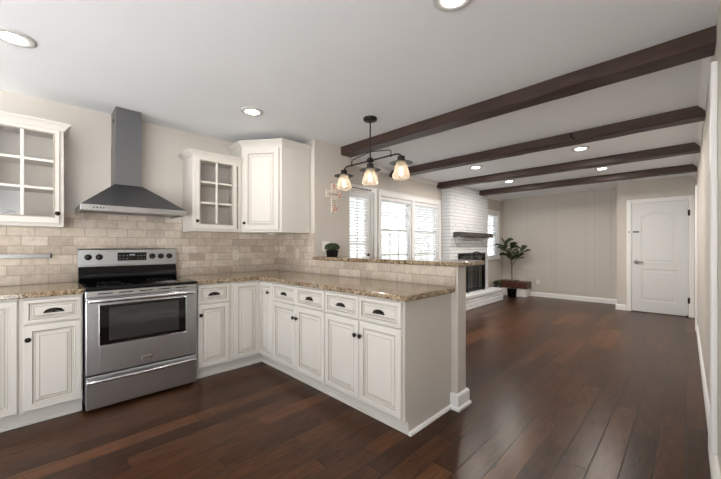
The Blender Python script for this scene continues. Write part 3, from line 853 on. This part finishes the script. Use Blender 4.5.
# ------------------------------------------------------------------ wall cross
t = thing('wall_cross', 'whitewashed wooden cross with faded red flowers hanging beside the patio door', 'cross', (XL+0.001, 2.53, 1.80), RZ)
def lobed(x0, x1, z0, z1): return (x0, x1, z0, z1)
MB().box(-0.042, 0.042, -0.016, 0, -0.175, 0.175, M['cross_w'], 0.006, 2).box(-0.122, 0.122, -0.018, -0.001, 0.0, 0.088, M['cross_w'], 0.006, 2).build('board', t)
for (x, z, r) in ((0.0, 0.145, 0.02), (0.085, 0.03, 0.024), (0.1, 0.065, 0.015), (0.02, -0.13, 0.026), (-0.015, -0.15, 0.018), (0.055, 0.08, 0.018), (-0.01, 0.115, 0.014), (0.0, -0.10, 0.014)):
    fl = MB()
    for k in range(6):
        a_ = k*math.pi/3; fl.sphere((x+r*0.55*math.cos(a_), -0.0185, z+r*0.55*math.sin(a_)), r*0.5, M['cross_r'], 8, (1, 0.2, 1))
    fl.sphere((x, -0.02, z), r*0.35, M['cross_w'], 8, (1, 0.3, 1))
    fl.build('painted_flower', t)
ltr = MB()
for k in range(9): ltr.box(-0.075+k*0.017, -0.066+k*0.017, -0.0188, -0.018, 0.030+0.004*(k % 2), 0.052-0.003*(k % 3), M['ink'])
ltr.build('lettering', t); ltr = MB()
for j, z in enumerate((-0.03, -0.055, -0.08)):
    for k in range(4): ltr.box(-0.028+k*0.015, -0.019+k*0.015, -0.0166, -0.016, z-0.006, z+0.005-0.002*(k % 2), M['ink'])
ltr.build('lettering', t)
MB().tube([(-0.05, 0-0.002, 0.178), (-0.045, -0.004, 0.19), (0, -0.006, 0.172)], 0.0015, M['slot'], 6).build('hanger', t)

# ------------------------------------------------------------------ boxwood on the bar
def ball_foliage(mb, c, rx, rz, n, m, leaf=0.012, seed=1):
    rd = random.Random(seed)
    mb.sphere(c, rx*0.86, m, 14, (1, 1, rz/rx))
    for i in range(n):
        u = rd.uniform(-0.55, 1); a = rd.uniform(0, 2*math.pi); q = math.sqrt(1-u*u); s = rd.uniform(0.88, 1.04)
        p = Vector((c[0]+rx*s*q*math.cos(a), c[1]+rx*s*q*math.sin(a), c[2]+rz*s*u))
        nn = Vector((q*math.cos(a), q*math.sin(a), u)) + Vector([rd.uniform(-.7, .7) for _ in range(3)])
        nn.normalize(); t1 = nn.orthogonal().normalized(); t2 = nn.cross(t1)
        L = leaf*rd.uniform(0.7, 1.3)
        mb.add([p-t1*L, p+t2*L*0.5+nn*L*.2, p+t1*L, p-t2*L*0.5+nn*L*.2], [(0, 1, 2, 3)], m)
t = thing('potted_boxwood', 'small clipped boxwood in a square black pot on the bar top', 'plant', (-2.81, 2.36, 1.1065))
MB().prism([(-0.043, -0.043), (0.043, -0.043), (0.043, 0.043), (-0.043, 0.043)], 0, 0.01, M['black']).add(
    [(-.043,-.043,.01),(.043,-.043,.01),(.043,.043,.01),(-.043,.043,.01),(-.05,-.05,.075),(.05,-.05,.075),(.05,.05,.075),(-.05,.05,.075)],
    [(0,1,5,4),(1,2,6,5),(2,3,7,6),(3,0,4,7),(4,5,6,7)], M['black']).build('pot', t)
fb = MB(); ball_foliage(fb, (0, 0, 0.105), 0.083, 0.044, 1000, M['box'], 0.009, 4); fb.build('foliage', t)

# ------------------------------------------------------------------ pendant
t = thing('pendant_light', 'black three-light linear pendant with clear glass shades over the bar', 'pendant light', (-2.12, 2.25, 0))
DM = M['darkmetal']
MB().lathe([(0.0005, H-0.001), (0.064, H-0.001), (0.066, H-0.012), (0.062, H-0.026), (0.030, H-0.032), (0.012, H-0.036)], DM, n=32).build('canopy', t)
MB().tube([(0, 0, H-0.034), (0, 0, 2.035)], 0.0065, DM, 12).build('rod', t)
fr = MB(); zb = 2.035
fr.lathe([(0.0005, zb+0.03), (0.018, zb+0.028), (0.034, zb+0.012), (0.036, zb-0.006), (0.02, zb-0.016), (0.0005, zb-0.02)], DM, n=24)
for sx in (-1, 1):
    pts = [(sx*0.03, 0, zb), (sx*0.30, 0, zb)]
    for k in range(1, 9):
        a_ = k/8*math.pi/2; pts.append((sx*(0.30+0.07*math.sin(a_)), 0, zb-0.035*(1-math.cos(a_))))
    fr.tube(pts, 0.0075, DM, 10)
    fr.sphere((sx*0.255, 0, zb), 0.013, DM, 10)
    p2 = [(sx*0.004, 0, zb+0.085), (sx*0.215, 0, zb+0.056), (sx*0.243, 0, zb+0.05), (sx*0.255, 0, zb+0.036), (sx*0.255, 0, zb)]
    fr.tube(p2, 0.0048, DM, 8)
fr.tube([(0, 0, zb-0.01), (0, 0, 2.0)], 0.0065, DM, 10)
fr.build('frame', t)
for k, xx in enumerate((-0.37, 0, 0.37)):
    zt = 1.975
    so = MB().lathe([(0.0005, zt+0.03), (0.03, zt+0.03), (0.034, zt+0.02), (0.031, zt+0.012), (0.036, zt), (0.036, zt-0.03), (0.02, zt-0.034), (0.0005, zt-0.034)], DM, (xx, 0, 0), 24)
    so.lathe([(0.036, zt-0.012), (0.070, zt-0.018), (0.098, zt-0.026), (0.102, zt-0.029), (0.098, zt-0.030), (0.068, zt-0.022), (0.036, zt-0.017)], DM, (xx, 0, 0), 36)
    so = so.build('shade_cap', t)
    zs = zt-0.014
    MB().lathe([(0.042, zs), (0.046, zs-0.015), (0.055, zs-0.05), (0.067, zs-0.09), (0.077, zs-0.118), (0.078, zs-0.132), (0.072, zs-0.146), (0.060, zs-0.156), (0.056, zs-0.158)], M['shade'], (xx, 0, 0), 36).build('glass_shade', so)
    MB().lathe([(0.0005, zs-0.018), (0.013, zs-0.02), (0.014, zs-0.045)], DM, (xx, 0, 0), 16).lathe(
        [(0.014, zs-0.045), (0.018, zs-0.065), (0.029, zs-0.10), (0.028, zs-0.118), (0.018, zs-0.132), (0.0005, zs-0.136)], M['cabglass'], (xx, 0, 0), 20).build('bulb', so)
    fm = MB()
    for q in range(5):
        a_ = q*2*math.pi/5; fm.tube([(xx+0.004*math.cos(a_), 0.004*math.sin(a_), zs-0.05), (xx+0.013*math.cos(a_), 0.013*math.sin(a_), zs-0.075), (xx+0.013*math.cos(a_), 0.013*math.sin(a_), zs-0.11), (xx+0.004*math.cos(a_), 0.004*math.sin(a_), zs-0.12)], 0.0022, M['bulb'], 6)
    fm.build('filament', so)
    l = bpy.data.lights.new('bulb_glow', 'POINT'); l.energy = 0.4; l.color = (1.0, 0.78, 0.52); l.shadow_soft_size = 0.02
    lo = bpy.data.objects.new('bulb_glow', l); C.objects.link(lo); lo.parent = t; lo.location = (xx, 0, zs-0.09)

# ------------------------------------------------------------------ windows on the left-hand living room wall
V = M['vinyl']; TR = M['trim']
def casing(mb, x, y0, y1, z0, z1, cw=0.085, sill=True, th=0.02):
    """picture-frame casing on the +x face of the window wall"""
    mb.box(x, x+th, y0-cw, y0, z0-0.0 if sill else 0, z1+cw, TR, 0.004).box(x, x+th, y1, y1+cw, z0 if sill else 0, z1+cw, TR, 0.004)
    mb.box(x, x+th, y0, y1, z1, z1+cw, TR, 0.004)
    mb.box(x-0.001, x+th+0.008, y0-cw-0.006, y1+cw+0.006, z1+cw, z1+cw+0.014, TR, 0.003)
    if sill:
        mb.box(x-0.02, x+0.05, y0-cw-0.015, y1+cw+0.015, z0-0.025, z0, TR, 0.005).box(x, x+th*0.8, y0-cw, y1+cw, z0-0.10, z0-0.026, TR, 0.003)
    return mb
def dh_window(n, w, cols, rows):
    y0, y1, z0, z1 = w; xo = XW-0.085; e = 0.002
    y0 += e; y1 -= e; z0 += e; z1 -= e
    fr = 0.03; mb = MB()
    mb.box(XW-T+0.005, XW-0.002, y0, y0+fr, z0, z1, V).box(XW-T+0.005, XW-0.002, y1-fr, y1, z0, z1, V).box(XW-T+0.005, XW-0.002, y0+fr, y1-fr, z1-fr, z1, V).box(XW-T+0.005, XW-0.002, y0+fr, y1-fr, z0, z0+fr, V)
    root = mb.build('window_%d' % n); root['kind'] = 'structure'
    zm = 1.488
    for (a, b, xs) in ((z0+fr, zm+0.02, xo+0.032), (zm-0.02, z1-fr, xo)):
        s = MB(); q = 0.04; ya, yb = y0+fr, y1-fr
        s.box(xs-0.014, xs+0.014, ya, ya+q, a, b, V, 0.003).box(xs-0.014, xs+0.014, yb-q, yb, a, b, V, 0.003).box(xs-0.014, xs+0.014, ya+q, yb-q, a, a+q, V, 0.003).box(xs-0.014, xs+0.014, ya+q, yb-q, b-q, b, V, 0.003)
        for i in range(1, cols):
            c = ya+q+(yb-ya-2*q)*i/cols; s.box(xs-0.008, xs+0.008, c-0.012, c+0.012, a+q, b-q, V)
        for i in range(1, rows):
            c = a+q+(b-a-2*q)*i/rows; s.box(xs-0.0085, xs+0.0085, ya+q, yb-q, c-0.012, c+0.012, V)
        sash = s.build('sash', root)
        MB().box(xs-0.0015, xs+0.0015, ya+q-0.002, yb-q+0.002, a+q-0.002, b-q+0.002, M['glass']).build('pane', sash)
    return root
def blind(label, y0, y1, z0, z1, x, tilt=0.0, pitch=0.044, sw=0.048, head=0.05, wand=None):
    t = thing('window_blind', label, 'blind', (x, y0, z0), 0, 'white slatted blinds')
    w = y1-y0; h = z1-z0
    MB().box(-0.028, 0.030, 0, w, h-head, h, V, 0.003).build('headrail', t)
    s = MB(); n = int((h-head-0.03)/pitch); ct_, st_ = math.cos(tilt), math.sin(tilt)
    for i in range(n):
        z = h-head-0.02-i*pitch
        a = []; hw_ = sw/2; th = 0.0013
        for (u, v) in ((-hw_, -th), (hw_, -th), (hw_, th), (-hw_, th)):
            a.append((u*ct_-v*st_, z+u*st_+v*ct_))
        s.prism([(p[0], p[1]) for p in a], 0.004, w-0.004, V, 'y')
    s.build('slats', t)
    MB().box(-0.02, 0.02, 0.003, w-0.003, 0, 0.018, V, 0.003).build('bottom_rail', t)
    for yy in (0.12*w, 0.88*w) if w < 0.9 else (0.1*w, 0.5*w, 0.9*w):
        for xx in (-0.024, 0.024): MB().box(xx-0.0008, xx+0.0008, yy-0.003, yy+0.003, 0.01, h-head+0.002, V).build('ladder_tape', t)
    if wand: MB().tube([(0.032, wand, h-head), (0.034, wand, h-head-0.55)], 0.004, M['cabglass'], 8).build('wand', t)
    return t
dh_window(1, W1, 3, 2); dh_window(2, W2, 3, 2); dh_window(3, W3, 3, 2)
cs = MB()
XG = XW+g
yA, yB_, zT, zS = W1[0], W2[1], 2.01, 0.62
cs.box(XG, XG+0.02, yA-0.055, yA, zS, zT+0.085, TR, 0.004).box(XG, XG+0.02, yB_, yB_+0.07, zS, zT+0.085, TR, 0.004).box(XG, XG+0.02, yA, yB_, zT, zT+0.085, TR, 0.004)
cs.box(XG, XG+0.02, W1[1], W2[0], zS, zT, TR, 0.003).box(XG, XG+0.03, yA-0.06, yB_+0.075, zT+0.085, zT+0.10, TR, 0.003)
cs.box(XG, XG+0.05, yA-0.07, yB_+0.08, zS-0.025, zS, TR, 0.005).box(XG, XG+0.016, yA-0.055, yB_+0.07, zS-0.10, zS-0.026, TR, 0.003)
struct('trim_5', cs)
cs = MB(); y0, y1, z0, z1 = W3
cs.box(XG, XG+0.02, y0-0.08, y0, z0, z1+0.075, TR, 0.004).box(XG, XG+0.02, y1, y1+0.075, z0, z1+0.075, TR, 0.004).box(XG, XG+0.02, y0, y1, z1, z1+0.075, TR, 0.004)
cs.box(XG, XG+0.045, y0-0.1, y1+0.085, z0-0.025, z0, TR, 0.005)
struct('trim_6', cs)
xb = XW-0.028+0.0
blind('white slatted blind in the living room window next to the patio door', W1[0]+0.004, W1[1]-0.004, W1[2]+0.01, W1[3]-0.004, xb, R(6))
blind('white slatted blind in the living room window next to the brick chimney', W2[0]+0.004, W2[1]-0.004, W2[2]+0.01, W2[3]-0.004, xb, R(24))
blind('white slatted blind in the small window beyond the fireplace', W3[0]+0.004, W3[1]-0.004, W3[2]+0.01, W3[3]-0.004, xb, R(16))

# patio door
e = 0.004
y0, y1 = D1[0]+0.03, D1[1]-0.03
dj = MB()
dj.box(XW-T+0.002, XW-0.002, D1[0]+0.001, y0-e, 0, D1[3]-0.001, TR).box(XW-T+0.002, XW-0.002, y1+e, D1[1]-0.001, 0, D1[3]-0.001, TR).box(XW-T+0.002, XW-0.002, y0-e, y1+e, 2.017, D1[3]-0.001, TR)
dj.box(XG, XG+0.02, D1[0]-0.08, D1[0], 0, D1[3]+0.078, TR, 0.004).box(XG, XG+0.02, D1[1], D1[1]+0.07, 0, D1[3]+0.078, TR, 0.004).box(XG, XG+0.02, D1[0], D1[1], D1[3], D1[3]+0.078, TR, 0.004)
door1 = dj.build('door_1'); door1['kind'] = 'structure'
gy0, gy1, gz0, gz1 = 3.05, 3.526, 0.25, 1.94
s = MB(); xa, xb2 = XW-0.075, XW-0.035
s.box(xa, xb2, y0, gy0, 0.01, 2.012, TR, 0.003).box(xa, xb2, gy1, y1, 0.01, 2.012, TR, 0.003).box(xa, xb2, gy0, gy1, 0.01, gz0, TR, 0.003).box(xa, xb2, gy0, gy1, gz1, 2.012, TR, 0.003)
for i in range(1, 3):
    c = gy0+(gy1-gy0)*i/3; s.box(xa+0.01, xb2-0.01, c-0.01, c+0.01, gz0, gz1, TR)
for i in range(1, 5):
    c = gz0+(gz1-gz0)*i/5; s.box(xa+0.0105, xb2-0.0105, gy0, gy1, c-0.01, c+0.01, TR)
leaf = s.build('door_leaf', door1)
MB().box(xa+0.018, xa+0.021, gy0-0.002, gy1+0.002, gz0-0.002, gz1+0.002, M['glass']).build('pane', leaf)
MB().lathe([(0.028, xb2), (0.028, xb2+0.008), (0.010, xb2+0.012), (0.010, xb2+0.03), (0.026, xb2+0.04), (0.030, xb2+0.055), (0.02, xb2+0.068), (0.0005, xb2+0.07)], M['darkmetal'], (0, 3.582, 0.95), 20, 'x').build('knob', leaf)
MB().lathe([(0.026, xb2), (0.026, xb2+0.012), (0.018, xb2+0.02), (0.0005, xb2+0.022)], M['darkmetal'], (0, 3.582, 1.09), 20, 'x').build('deadbolt', leaf)
blind('white slatted blind mounted on the glazed patio door', 3.02, 3.545, 0.30, 1.965, XW-0.003, R(14), 0.044, 0.046, 0.04)
t = thing('curtain_rod', 'thin brown rod across the top of the patio door', 'rod', (XW+0.06, 3.02, 2.055))
MB().tube([(0, 0, 0), (0, 0.51, 0)], 0.006, M['rod'], 10).sphere((0, 0.515, 0), 0.013, M['rod'], 10).build('pole', t)
for yy in (0.06, 0.47): MB().box(-0.0385, 0.004, yy-0.006, yy+0.006, -0.004, 0.004, M['rod']).build('bracket', t)

# ------------------------------------------------------------------ fireplace
t = thing('brick_fireplace', 'white painted brick fireplace with dark mantel and raised hearth', 'fireplace', (XW+0.002, 5.63, 0))
BW, BD = 1.69, -3.198-(XW+0.002)      # breast width, depth
FY0, FY1, FZ0, FZ1 = 0.32, 1.485, 0.283, 1.06   # firebox opening (local y / z)
HZ = 0.277; HD = -2.935-(XW+0.002)
bk = MB(); rd = random.Random(11)
def bricks(mb, face, a0, a1, z0, z1, x, skip=None, bh=0.0667, bl=0.205, mo=0.010, dep=0.02):
    """courses of single bricks on a face; face 'f' looks +x (a=y), 's' looks -y (a=x), 't' top"""
    r = 0; z = z0
    while z < z1-0.01:
        zt = min(z+bh-mo, z1)
        a = a0-(bl/2 if r % 2 else 0)
        while a < a1-0.004:
            b0, b1 = max(a, a0), min(a+bl-mo, a1)
            segs = [(b0, b1)]
            if skip and z < skip[3] and zt > skip[2]:
                segs = []
                if b0 < skip[0]: segs.append((b0, min(b1, skip[0])))
                if b1 > skip[1]: segs.append((max(b0, skip[1]), b1))
            for (c0, c1) in segs:
                if c1-c0 < 0.015: continue
                j = rd.uniform(-0.004, 0.003)
                if face == 'f': mb.box(x-dep, x+j, c0, c1, z, zt, M['brick'], 0.006)
                else: mb.box(c0, c1, x-j, x+dep, z, zt, M['brick'], 0.004)
            a += bl
        z += bh; r += 1
core = MB(); m_ = 0.013
Z1 = H-0.002
core.box(0, BD-m_, m_, FY0, HZ, Z1, M['mortar']).box(0, BD-m_, FY1, BW, HZ, Z1, M['mortar']).box(0, BD-m_, FY0, FY1, FZ1, Z1, M['mortar']).box(0, BD-m_, m_, BW, 0, HZ, M['mortar'])
bricks(core, 'f', 0.0, BW, HZ+0.005, Z1, BD, (FY0, FY1, FZ0, FZ1))
bricks(core, 's', 0.0, BD-0.021, HZ+0.005, Z1, 0.0)
core.build('chimney_breast', t)
he = MB()
hy0, hy1 = 0.0, 1.90
he.box(BD, HD-m_, hy0+m_, hy1-m_, 0, HZ-m_, M['mortar'])
bricks(he, 'f', hy0, hy1, 0.005, HZ-0.062, HD); bricks(he, 's', BD, HD-0.021, 0.005, HZ-0.062, hy0)
# rowlock top course
a = hy0
while a < hy1-0.02:
    he.box(BD+0.001, HD+0.012, a, min(a+0.092, hy1), HZ-0.06, HZ+rd.uniform(-0.002, 0.002), M['brick'], 0.005); a += 0.1
he.build('hearth', t)
mz = 1.412
mb = MB().box(BD-0.002, BD+0.162, 0.113, 1.578, mz, mz+0.088, M['mantel'], 0.008, 2)
mt = mb.build('mantel', t)
for yy in (0.20, 1.33):
    MB().prism([(BD-0.002, mz-0.001), (BD+0.11, mz-0.001), (BD+0.11, mz-0.04), (BD+0.05, mz-0.045), (BD+0.045, mz-0.13), (BD-0.002, mz-0.135)], yy, yy+0.16, M['brick'], 'y').build('corbel', mt)
fb = MB()
for (a_, b_, c_, d_, e_, f_) in ((0.003, 0.012, FY0, FY1, FZ0, FZ1), (0.012, BD-0.012, FY0+0.001, FY0+0.01, FZ0, FZ1), (0.012, BD-0.012, FY1-0.01, FY1-0.001, FZ0, FZ1), (0.012, BD-0.012, FY0+0.01, FY1-0.01, FZ1-0.01, FZ1-0.001), (0.012, BD-0.012, FY0+0.01, FY1-0.01, FZ0-0.004, FZ0+0.004)):
    fb.box(a_, b_, c_, d_, e_, f_, M['slot'])
fb.build('firebox', t)
sf = MB(); q = 0.055
sf.box(BD-0.005, BD+0.022, FY0-0.02, FY0+q, FZ0, FZ1+0.015, M['black'], 0.004).box(BD-0.005, BD+0.022, FY1-q, FY1+0.02, FZ0, FZ1+0.015, M['black'], 0.004).box(BD-0.005, BD+0.022, FY0+q, FY1-q, FZ1-0.04, FZ1+0.015, M['black'], 0.004).box(BD-0.005, BD+0.022, FY0+q, FY1-q, FZ0, FZ0+0.04, M['black'], 0.004)
sf = sf.build('fire_surround', t)
MB().box(BD+0.002, BD+0.006, FY0+q, FY1-q, FZ0+0.04, FZ1-0.04, M['ovenglass']).build('glass_door', sf)
# arched folding screen standing on the hearth
scx = thing('fireplace_screen', 'black folding fireplace screen with arched panels on the hearth', 'fireplace screen', (-3.08, 6.25, HZ+0.004))
def arch_panel(y0, y1, x0, x1, hL, hR, arch):
    mb = MB(); n = 14
    def P(s, z): return (x0+(x1-x0)*s, y0+(y1-y0)*s, z)
    top = []
    for i in range(n+1):
        s = i/n; h = hL+(hR-hL)*s + arch*math.sin(math.pi*s); top.append(P(s, h))
    mb.tube([P(0, 0.0)] + [P(0, hL*0.5)] + top + [P(1, hR*0.5), P(1, 0.0)], 0.011, M['black'], 8)
    mb.tube([P(0, 0.03), P(1, 0.03)], 0.009, M['black'], 8)
    for i in range(1, 4):
        s = i/4; mb.tube([P(s, 0.03), P(s, hL+(hR-hL)*s+arch*math.sin(math.pi*s))], 0.006, M['black'], 6)
    mb.tube([P(0, hL*0.55), P(1, hR*0.55)], 0.005, M['black'], 6)
    return mb
arch_panel(-0.30, -0.145, -0.068, 0.0, 0.66, 0.69, 0.0).build('wing_panel', scx)
arch_panel(-0.135, 0.59, 0.0, 0.0, 0.69, 0.69, 0.135).build('middle_panel', scx)
arch_panel(0.60, 0.65, 0.0, -0.068, 0.69, 0.66, 0.0).build('wing_panel', scx)

# ------------------------------------------------------------------ bench, plant, dark pot in the far corner
t = thing('storage_bench', 'low bench with reddish brown seat boards and white base by the far wall', 'bench', (-2.98, 8.44, 0))
MB().box(-0.30, 0.27, -0.14, 0.14, 0, 0.20, TR, 0.004).build('base', t)
MB().box(-0.36, 0.02, -0.17, 0.17, 0.20, 0.37, M['redwood'], 0.008).build('seat_box', t)
MB().box(0.024, 0.30, -0.17, 0.17, 0.20, 0.355, M['redwood'], 0.008).build('seat_box', t)
t = thing('fiddle_leaf_fig', 'tall fiddle leaf fig with a bare stem in a black pot near the hearth', 'plant', (-2.97, 8.13, 0))
MB().lathe([(0.0005, 0.0), (0.085, 0.0), (0.09, 0.01), (0.108, 0.175), (0.113, 0.18), (0.113, 0.195), (0.10, 0.195), (0.098, 0.155), (0.0005, 0.15)], M['black'], n=28).build('pot', t)
MB().lathe([(0.096, 0.156), (0.04, 0.158), (0.0005, 0.16)], M['soil'], n=20).build('soil', t)
st = MB(); st.tube([(0, 0, 0.15), (0.005, 0, 0.4), (-0.005, 0, 0.62), (0.0, 0.0, 0.78)], [0.013, 0.012, 0.011, 0.010], M['bark'], 8)
br = [((0, 0, 0.74), (-0.03, -0.02, 0.9), (-0.10, -0.08, 1.12), (-0.14, -0.12, 1.30)), ((0, 0, 0.76), (0.07, 0.03, 0.88), (0.16, 0.08, 1.02), (0.2, 0.1, 1.12)), ((0, 0, 0.78), (0.0, 0.0, 0.95), (-0.02, 0.02, 1.1), (-0.01, 0.03, 1.2))]
for b_ in br: st.tube(b_, [0.008, 0.007, 0.005, 0.004], M['bark'], 6)
st.build('stem', t)
fg = MB(); rf = random.Random(5)
def fig_leaf(mb, p, d, L, Wl):
    p = Vector(p); d = Vector(d).normalized()
    up_ = Vector((0, 0, 1)); sd = d.cross(up_)
    sd = sd.normalized() if sd.length > 0.05 else Vector((1, 0, 0))
    nn = sd.cross(d).normalized()
    ph = rf.uniform(-0.9, 0.9); sd, nn = sd*math.cos(ph)+nn*math.sin(ph), nn*math.cos(ph)-sd*math.sin(ph)
    prof = [(0, 0.02), (0.12, 0.45), (0.3, 0.62), (0.45, 0.66), (0.62, 0.92), (0.78, 1.0), (0.9, 0.8), (1.0, 0.12)]
    vs = []; 
    for (s_, wv) in prof:
        c = p+d*L*s_ - Vector((0, 0, 1))*0.25*L*s_*s_
        ww = Wl*wv/2
        vs += [c-sd*ww+nn*ww*0.35, c, c+sd*ww+nn*ww*0.35]
    fs = []
    for i in range(len(prof)-1):
        o = i*3; fs += [(o, o+1, o+4, o+3), (o+1, o+2, o+5, o+4)]
    mb.add(vs, fs, M['fig'], True)
def along(b_, s_):
    k = min(int(s_*3), 2); q_ = s_*3-k; return Vector(b_[k]).lerp(Vector(b_[k+1]), q_)
for bi, (b_, cnt) in enumerate(zip(br, (17, 10, 6))):
    for i in range(cnt):
        s_ = 0.28+0.72*i/(cnt-1) if cnt > 1 else 1; a_ = i*2.4+bi
        p = along(b_, s_)
        fig_leaf(fg, p, (math.cos(a_), math.sin(a_), rf.uniform(0.45, 1.3)), rf.uniform(0.22, 0.31), rf.uniform(0.11, 0.15))
fo = fg.build('foliage', t)
t = thing('dark_pot', 'small dark round pot on the floor between hearth and fig', 'pot', (-3.235, 7.95, 0))
MB().lathe([(0.0005, 0), (0.07, 0), (0.10, 0.06), (0.105, 0.16), (0.085, 0.25), (0.06, 0.28), (0.065, 0.31), (0.055, 0.31), (0.05, 0.28), (0.0005, 0.26)], M['charcoal'], n=24).build('vessel', t)
tu = MB(); ball_foliage(tu, (0, 0, 0.335), 0.09, 0.045, 160, M['fig'], 0.03, 9); tu.build('foliage', t)

# ------------------------------------------------------------------ far door
dj = MB(); e = 0.003
YG = YD-g
dj.box(DX0+0.0005, DX0+0.012, YD+0.002, YD+T-0.002, 0, DZ+0.003, TR).box(DX1-0.012, DX1-0.0005, YD+0.002, YD+T-0.002, 0, DZ+0.003, TR)
dj.box(DX0-0.062, DX0+0.006, YG-0.02, YG, 0, DZ+0.068, TR, 0.004).box(DX1-0.006, DX1+0.062, YG-0.02, YG, 0, DZ+0.068, TR, 0.004).box(DX0+0.006, DX1-0.006, YG-0.02, YG, DZ-0.004, DZ+0.068, TR, 0.004)
d2 = dj.build('door_2'); d2['kind'] = 'structure'
yb = YD+0.035; yf = YD
a, b = DX0+0.015, DX1-0.015
dm = mat('white_door_paint', srgb(222, 224, 224), 0.4)
def door_slab():
    mb = MB()
    mb.box(a, b, yf+0.006, yb, 0.012, DZ-0.003, dm)
    st_ = 0.135
    px0, px1 = a+st_, b-st_
    n = 12
    def loop(z0, z1, arch, ins, y):
        pts = [(px0+ins, y, z0+ins), (px1-ins, y, z0+ins)]
        for i in range(n+1):
            s_ = i/n; x = (px1-ins)+((px0+ins)-(px1-ins))*s_
            pts.append((x, y, z1-ins+arch*math.sin(math.pi*s_)))
        return pts
    for (z0, z1, arch) in ((0.925, 1.76, 0.085), (0.215, 0.80, 0.0)):
        seq = [(0, yf), (0.012, yf+0.009), (0.028, yf+0.009), (0.05, yf+0.002)]
        L_ = [loop(z0, z1, arch, i_, y_) for i_, y_ in seq]
        k = len(L_[0])
        for p_, q_ in zip(L_, L_[1:]): mb.add(p_+q_, [(i, (i+1) % k, k+(i+1) % k, k+i) for i in range(k)], dm)
        mb.add(L_[-1], [list(range(k))], dm)
    # the flat face around the two panels
    mb.box(a, px0, yf, yf+0.006, 0.012, DZ-0.003, dm).box(px1, b, yf, yf+0.006, 0.012, DZ-0.003, dm)
    mb.box(px0, px1, yf, yf+0.006, 0.012, 0.215, dm).box(px0, px1, yf, yf+0.006, 0.80, 0.925, dm)
    top = [(px0, DZ-0.003), (px0, 1.76)] + [(px0+(px1-px0)*i/n, 1.76+0.085*math.sin(math.pi*i/n)) for i in range(1, n)] + [(px1, 1.76), (px1, DZ-0.003)]
    for i in range(n):
        xa_, xb_ = px0+(px1-px0)*i/n, px0+(px1-px0)*(i+1)/n
        za, zb_ = 1.76+0.085*math.sin(math.pi*i/n), 1.76+0.085*math.sin(math.pi*(i+1)/n)
        mb.add([(xa_, yf, za), (xb_, yf, zb_), (xb_, yf, DZ-0.003), (xa_, yf, DZ-0.003)], [(0, 1, 2, 3)], dm)
    return mb
lf = door_slab().build('door_leaf', d2)
kx = a+0.062
MB().lathe([(0.032, yf-0.0005), (0.032, yf-0.008), (0.012, yf-0.012), (0.011, yf-0.035)], M['nickel'], (kx, 0, 0.93), 24, 'y').tube([(kx-0.003, yf-0.045, 0.93), (kx+0.04, yf-0.05, 0.932), (kx+0.11, yf-0.046, 0.926)], [0.014, 0.010, 0.008], M['nickel'], 12).sphere((kx, yf-0.040, 0.93), 0.024, M['nickel'], 14).build('lever_handle', lf)
MB().box(a+0.018, a+0.105, yf-0.014, yf-0.0005, 1.48, 1.503, M['charcoal'], 0.002).build('latch', lf)
for z in (0.285, 1.80): MB().box(b-0.006, b+0.022, yf-0.024, yf-0.0005, z-0.05, z+0.05, M['bronze'], 0.002).build('hinge', lf)
MB().box(DX0-0.035, DX0-0.018, YG-0.025, YG-0.0205, 1.465, 1.515, M['nickel'], 0.001).box(DX0-0.038, DX0-0.016, YG-0.0225, YG-0.0205, 1.27, 1.43, M['plate'], 0.001).build('strike_plate', d2)
tag(MB().lathe([(0.016, 0), (0.016, 0.02), (0.012, 0.028), (0.0005, 0.03)], M['charcoal'], n=14).build('door_stop', None, (0.012, 7.93, 0)), 'small dark rubber stop on the floor at the foot of the panel door', 'door stop')
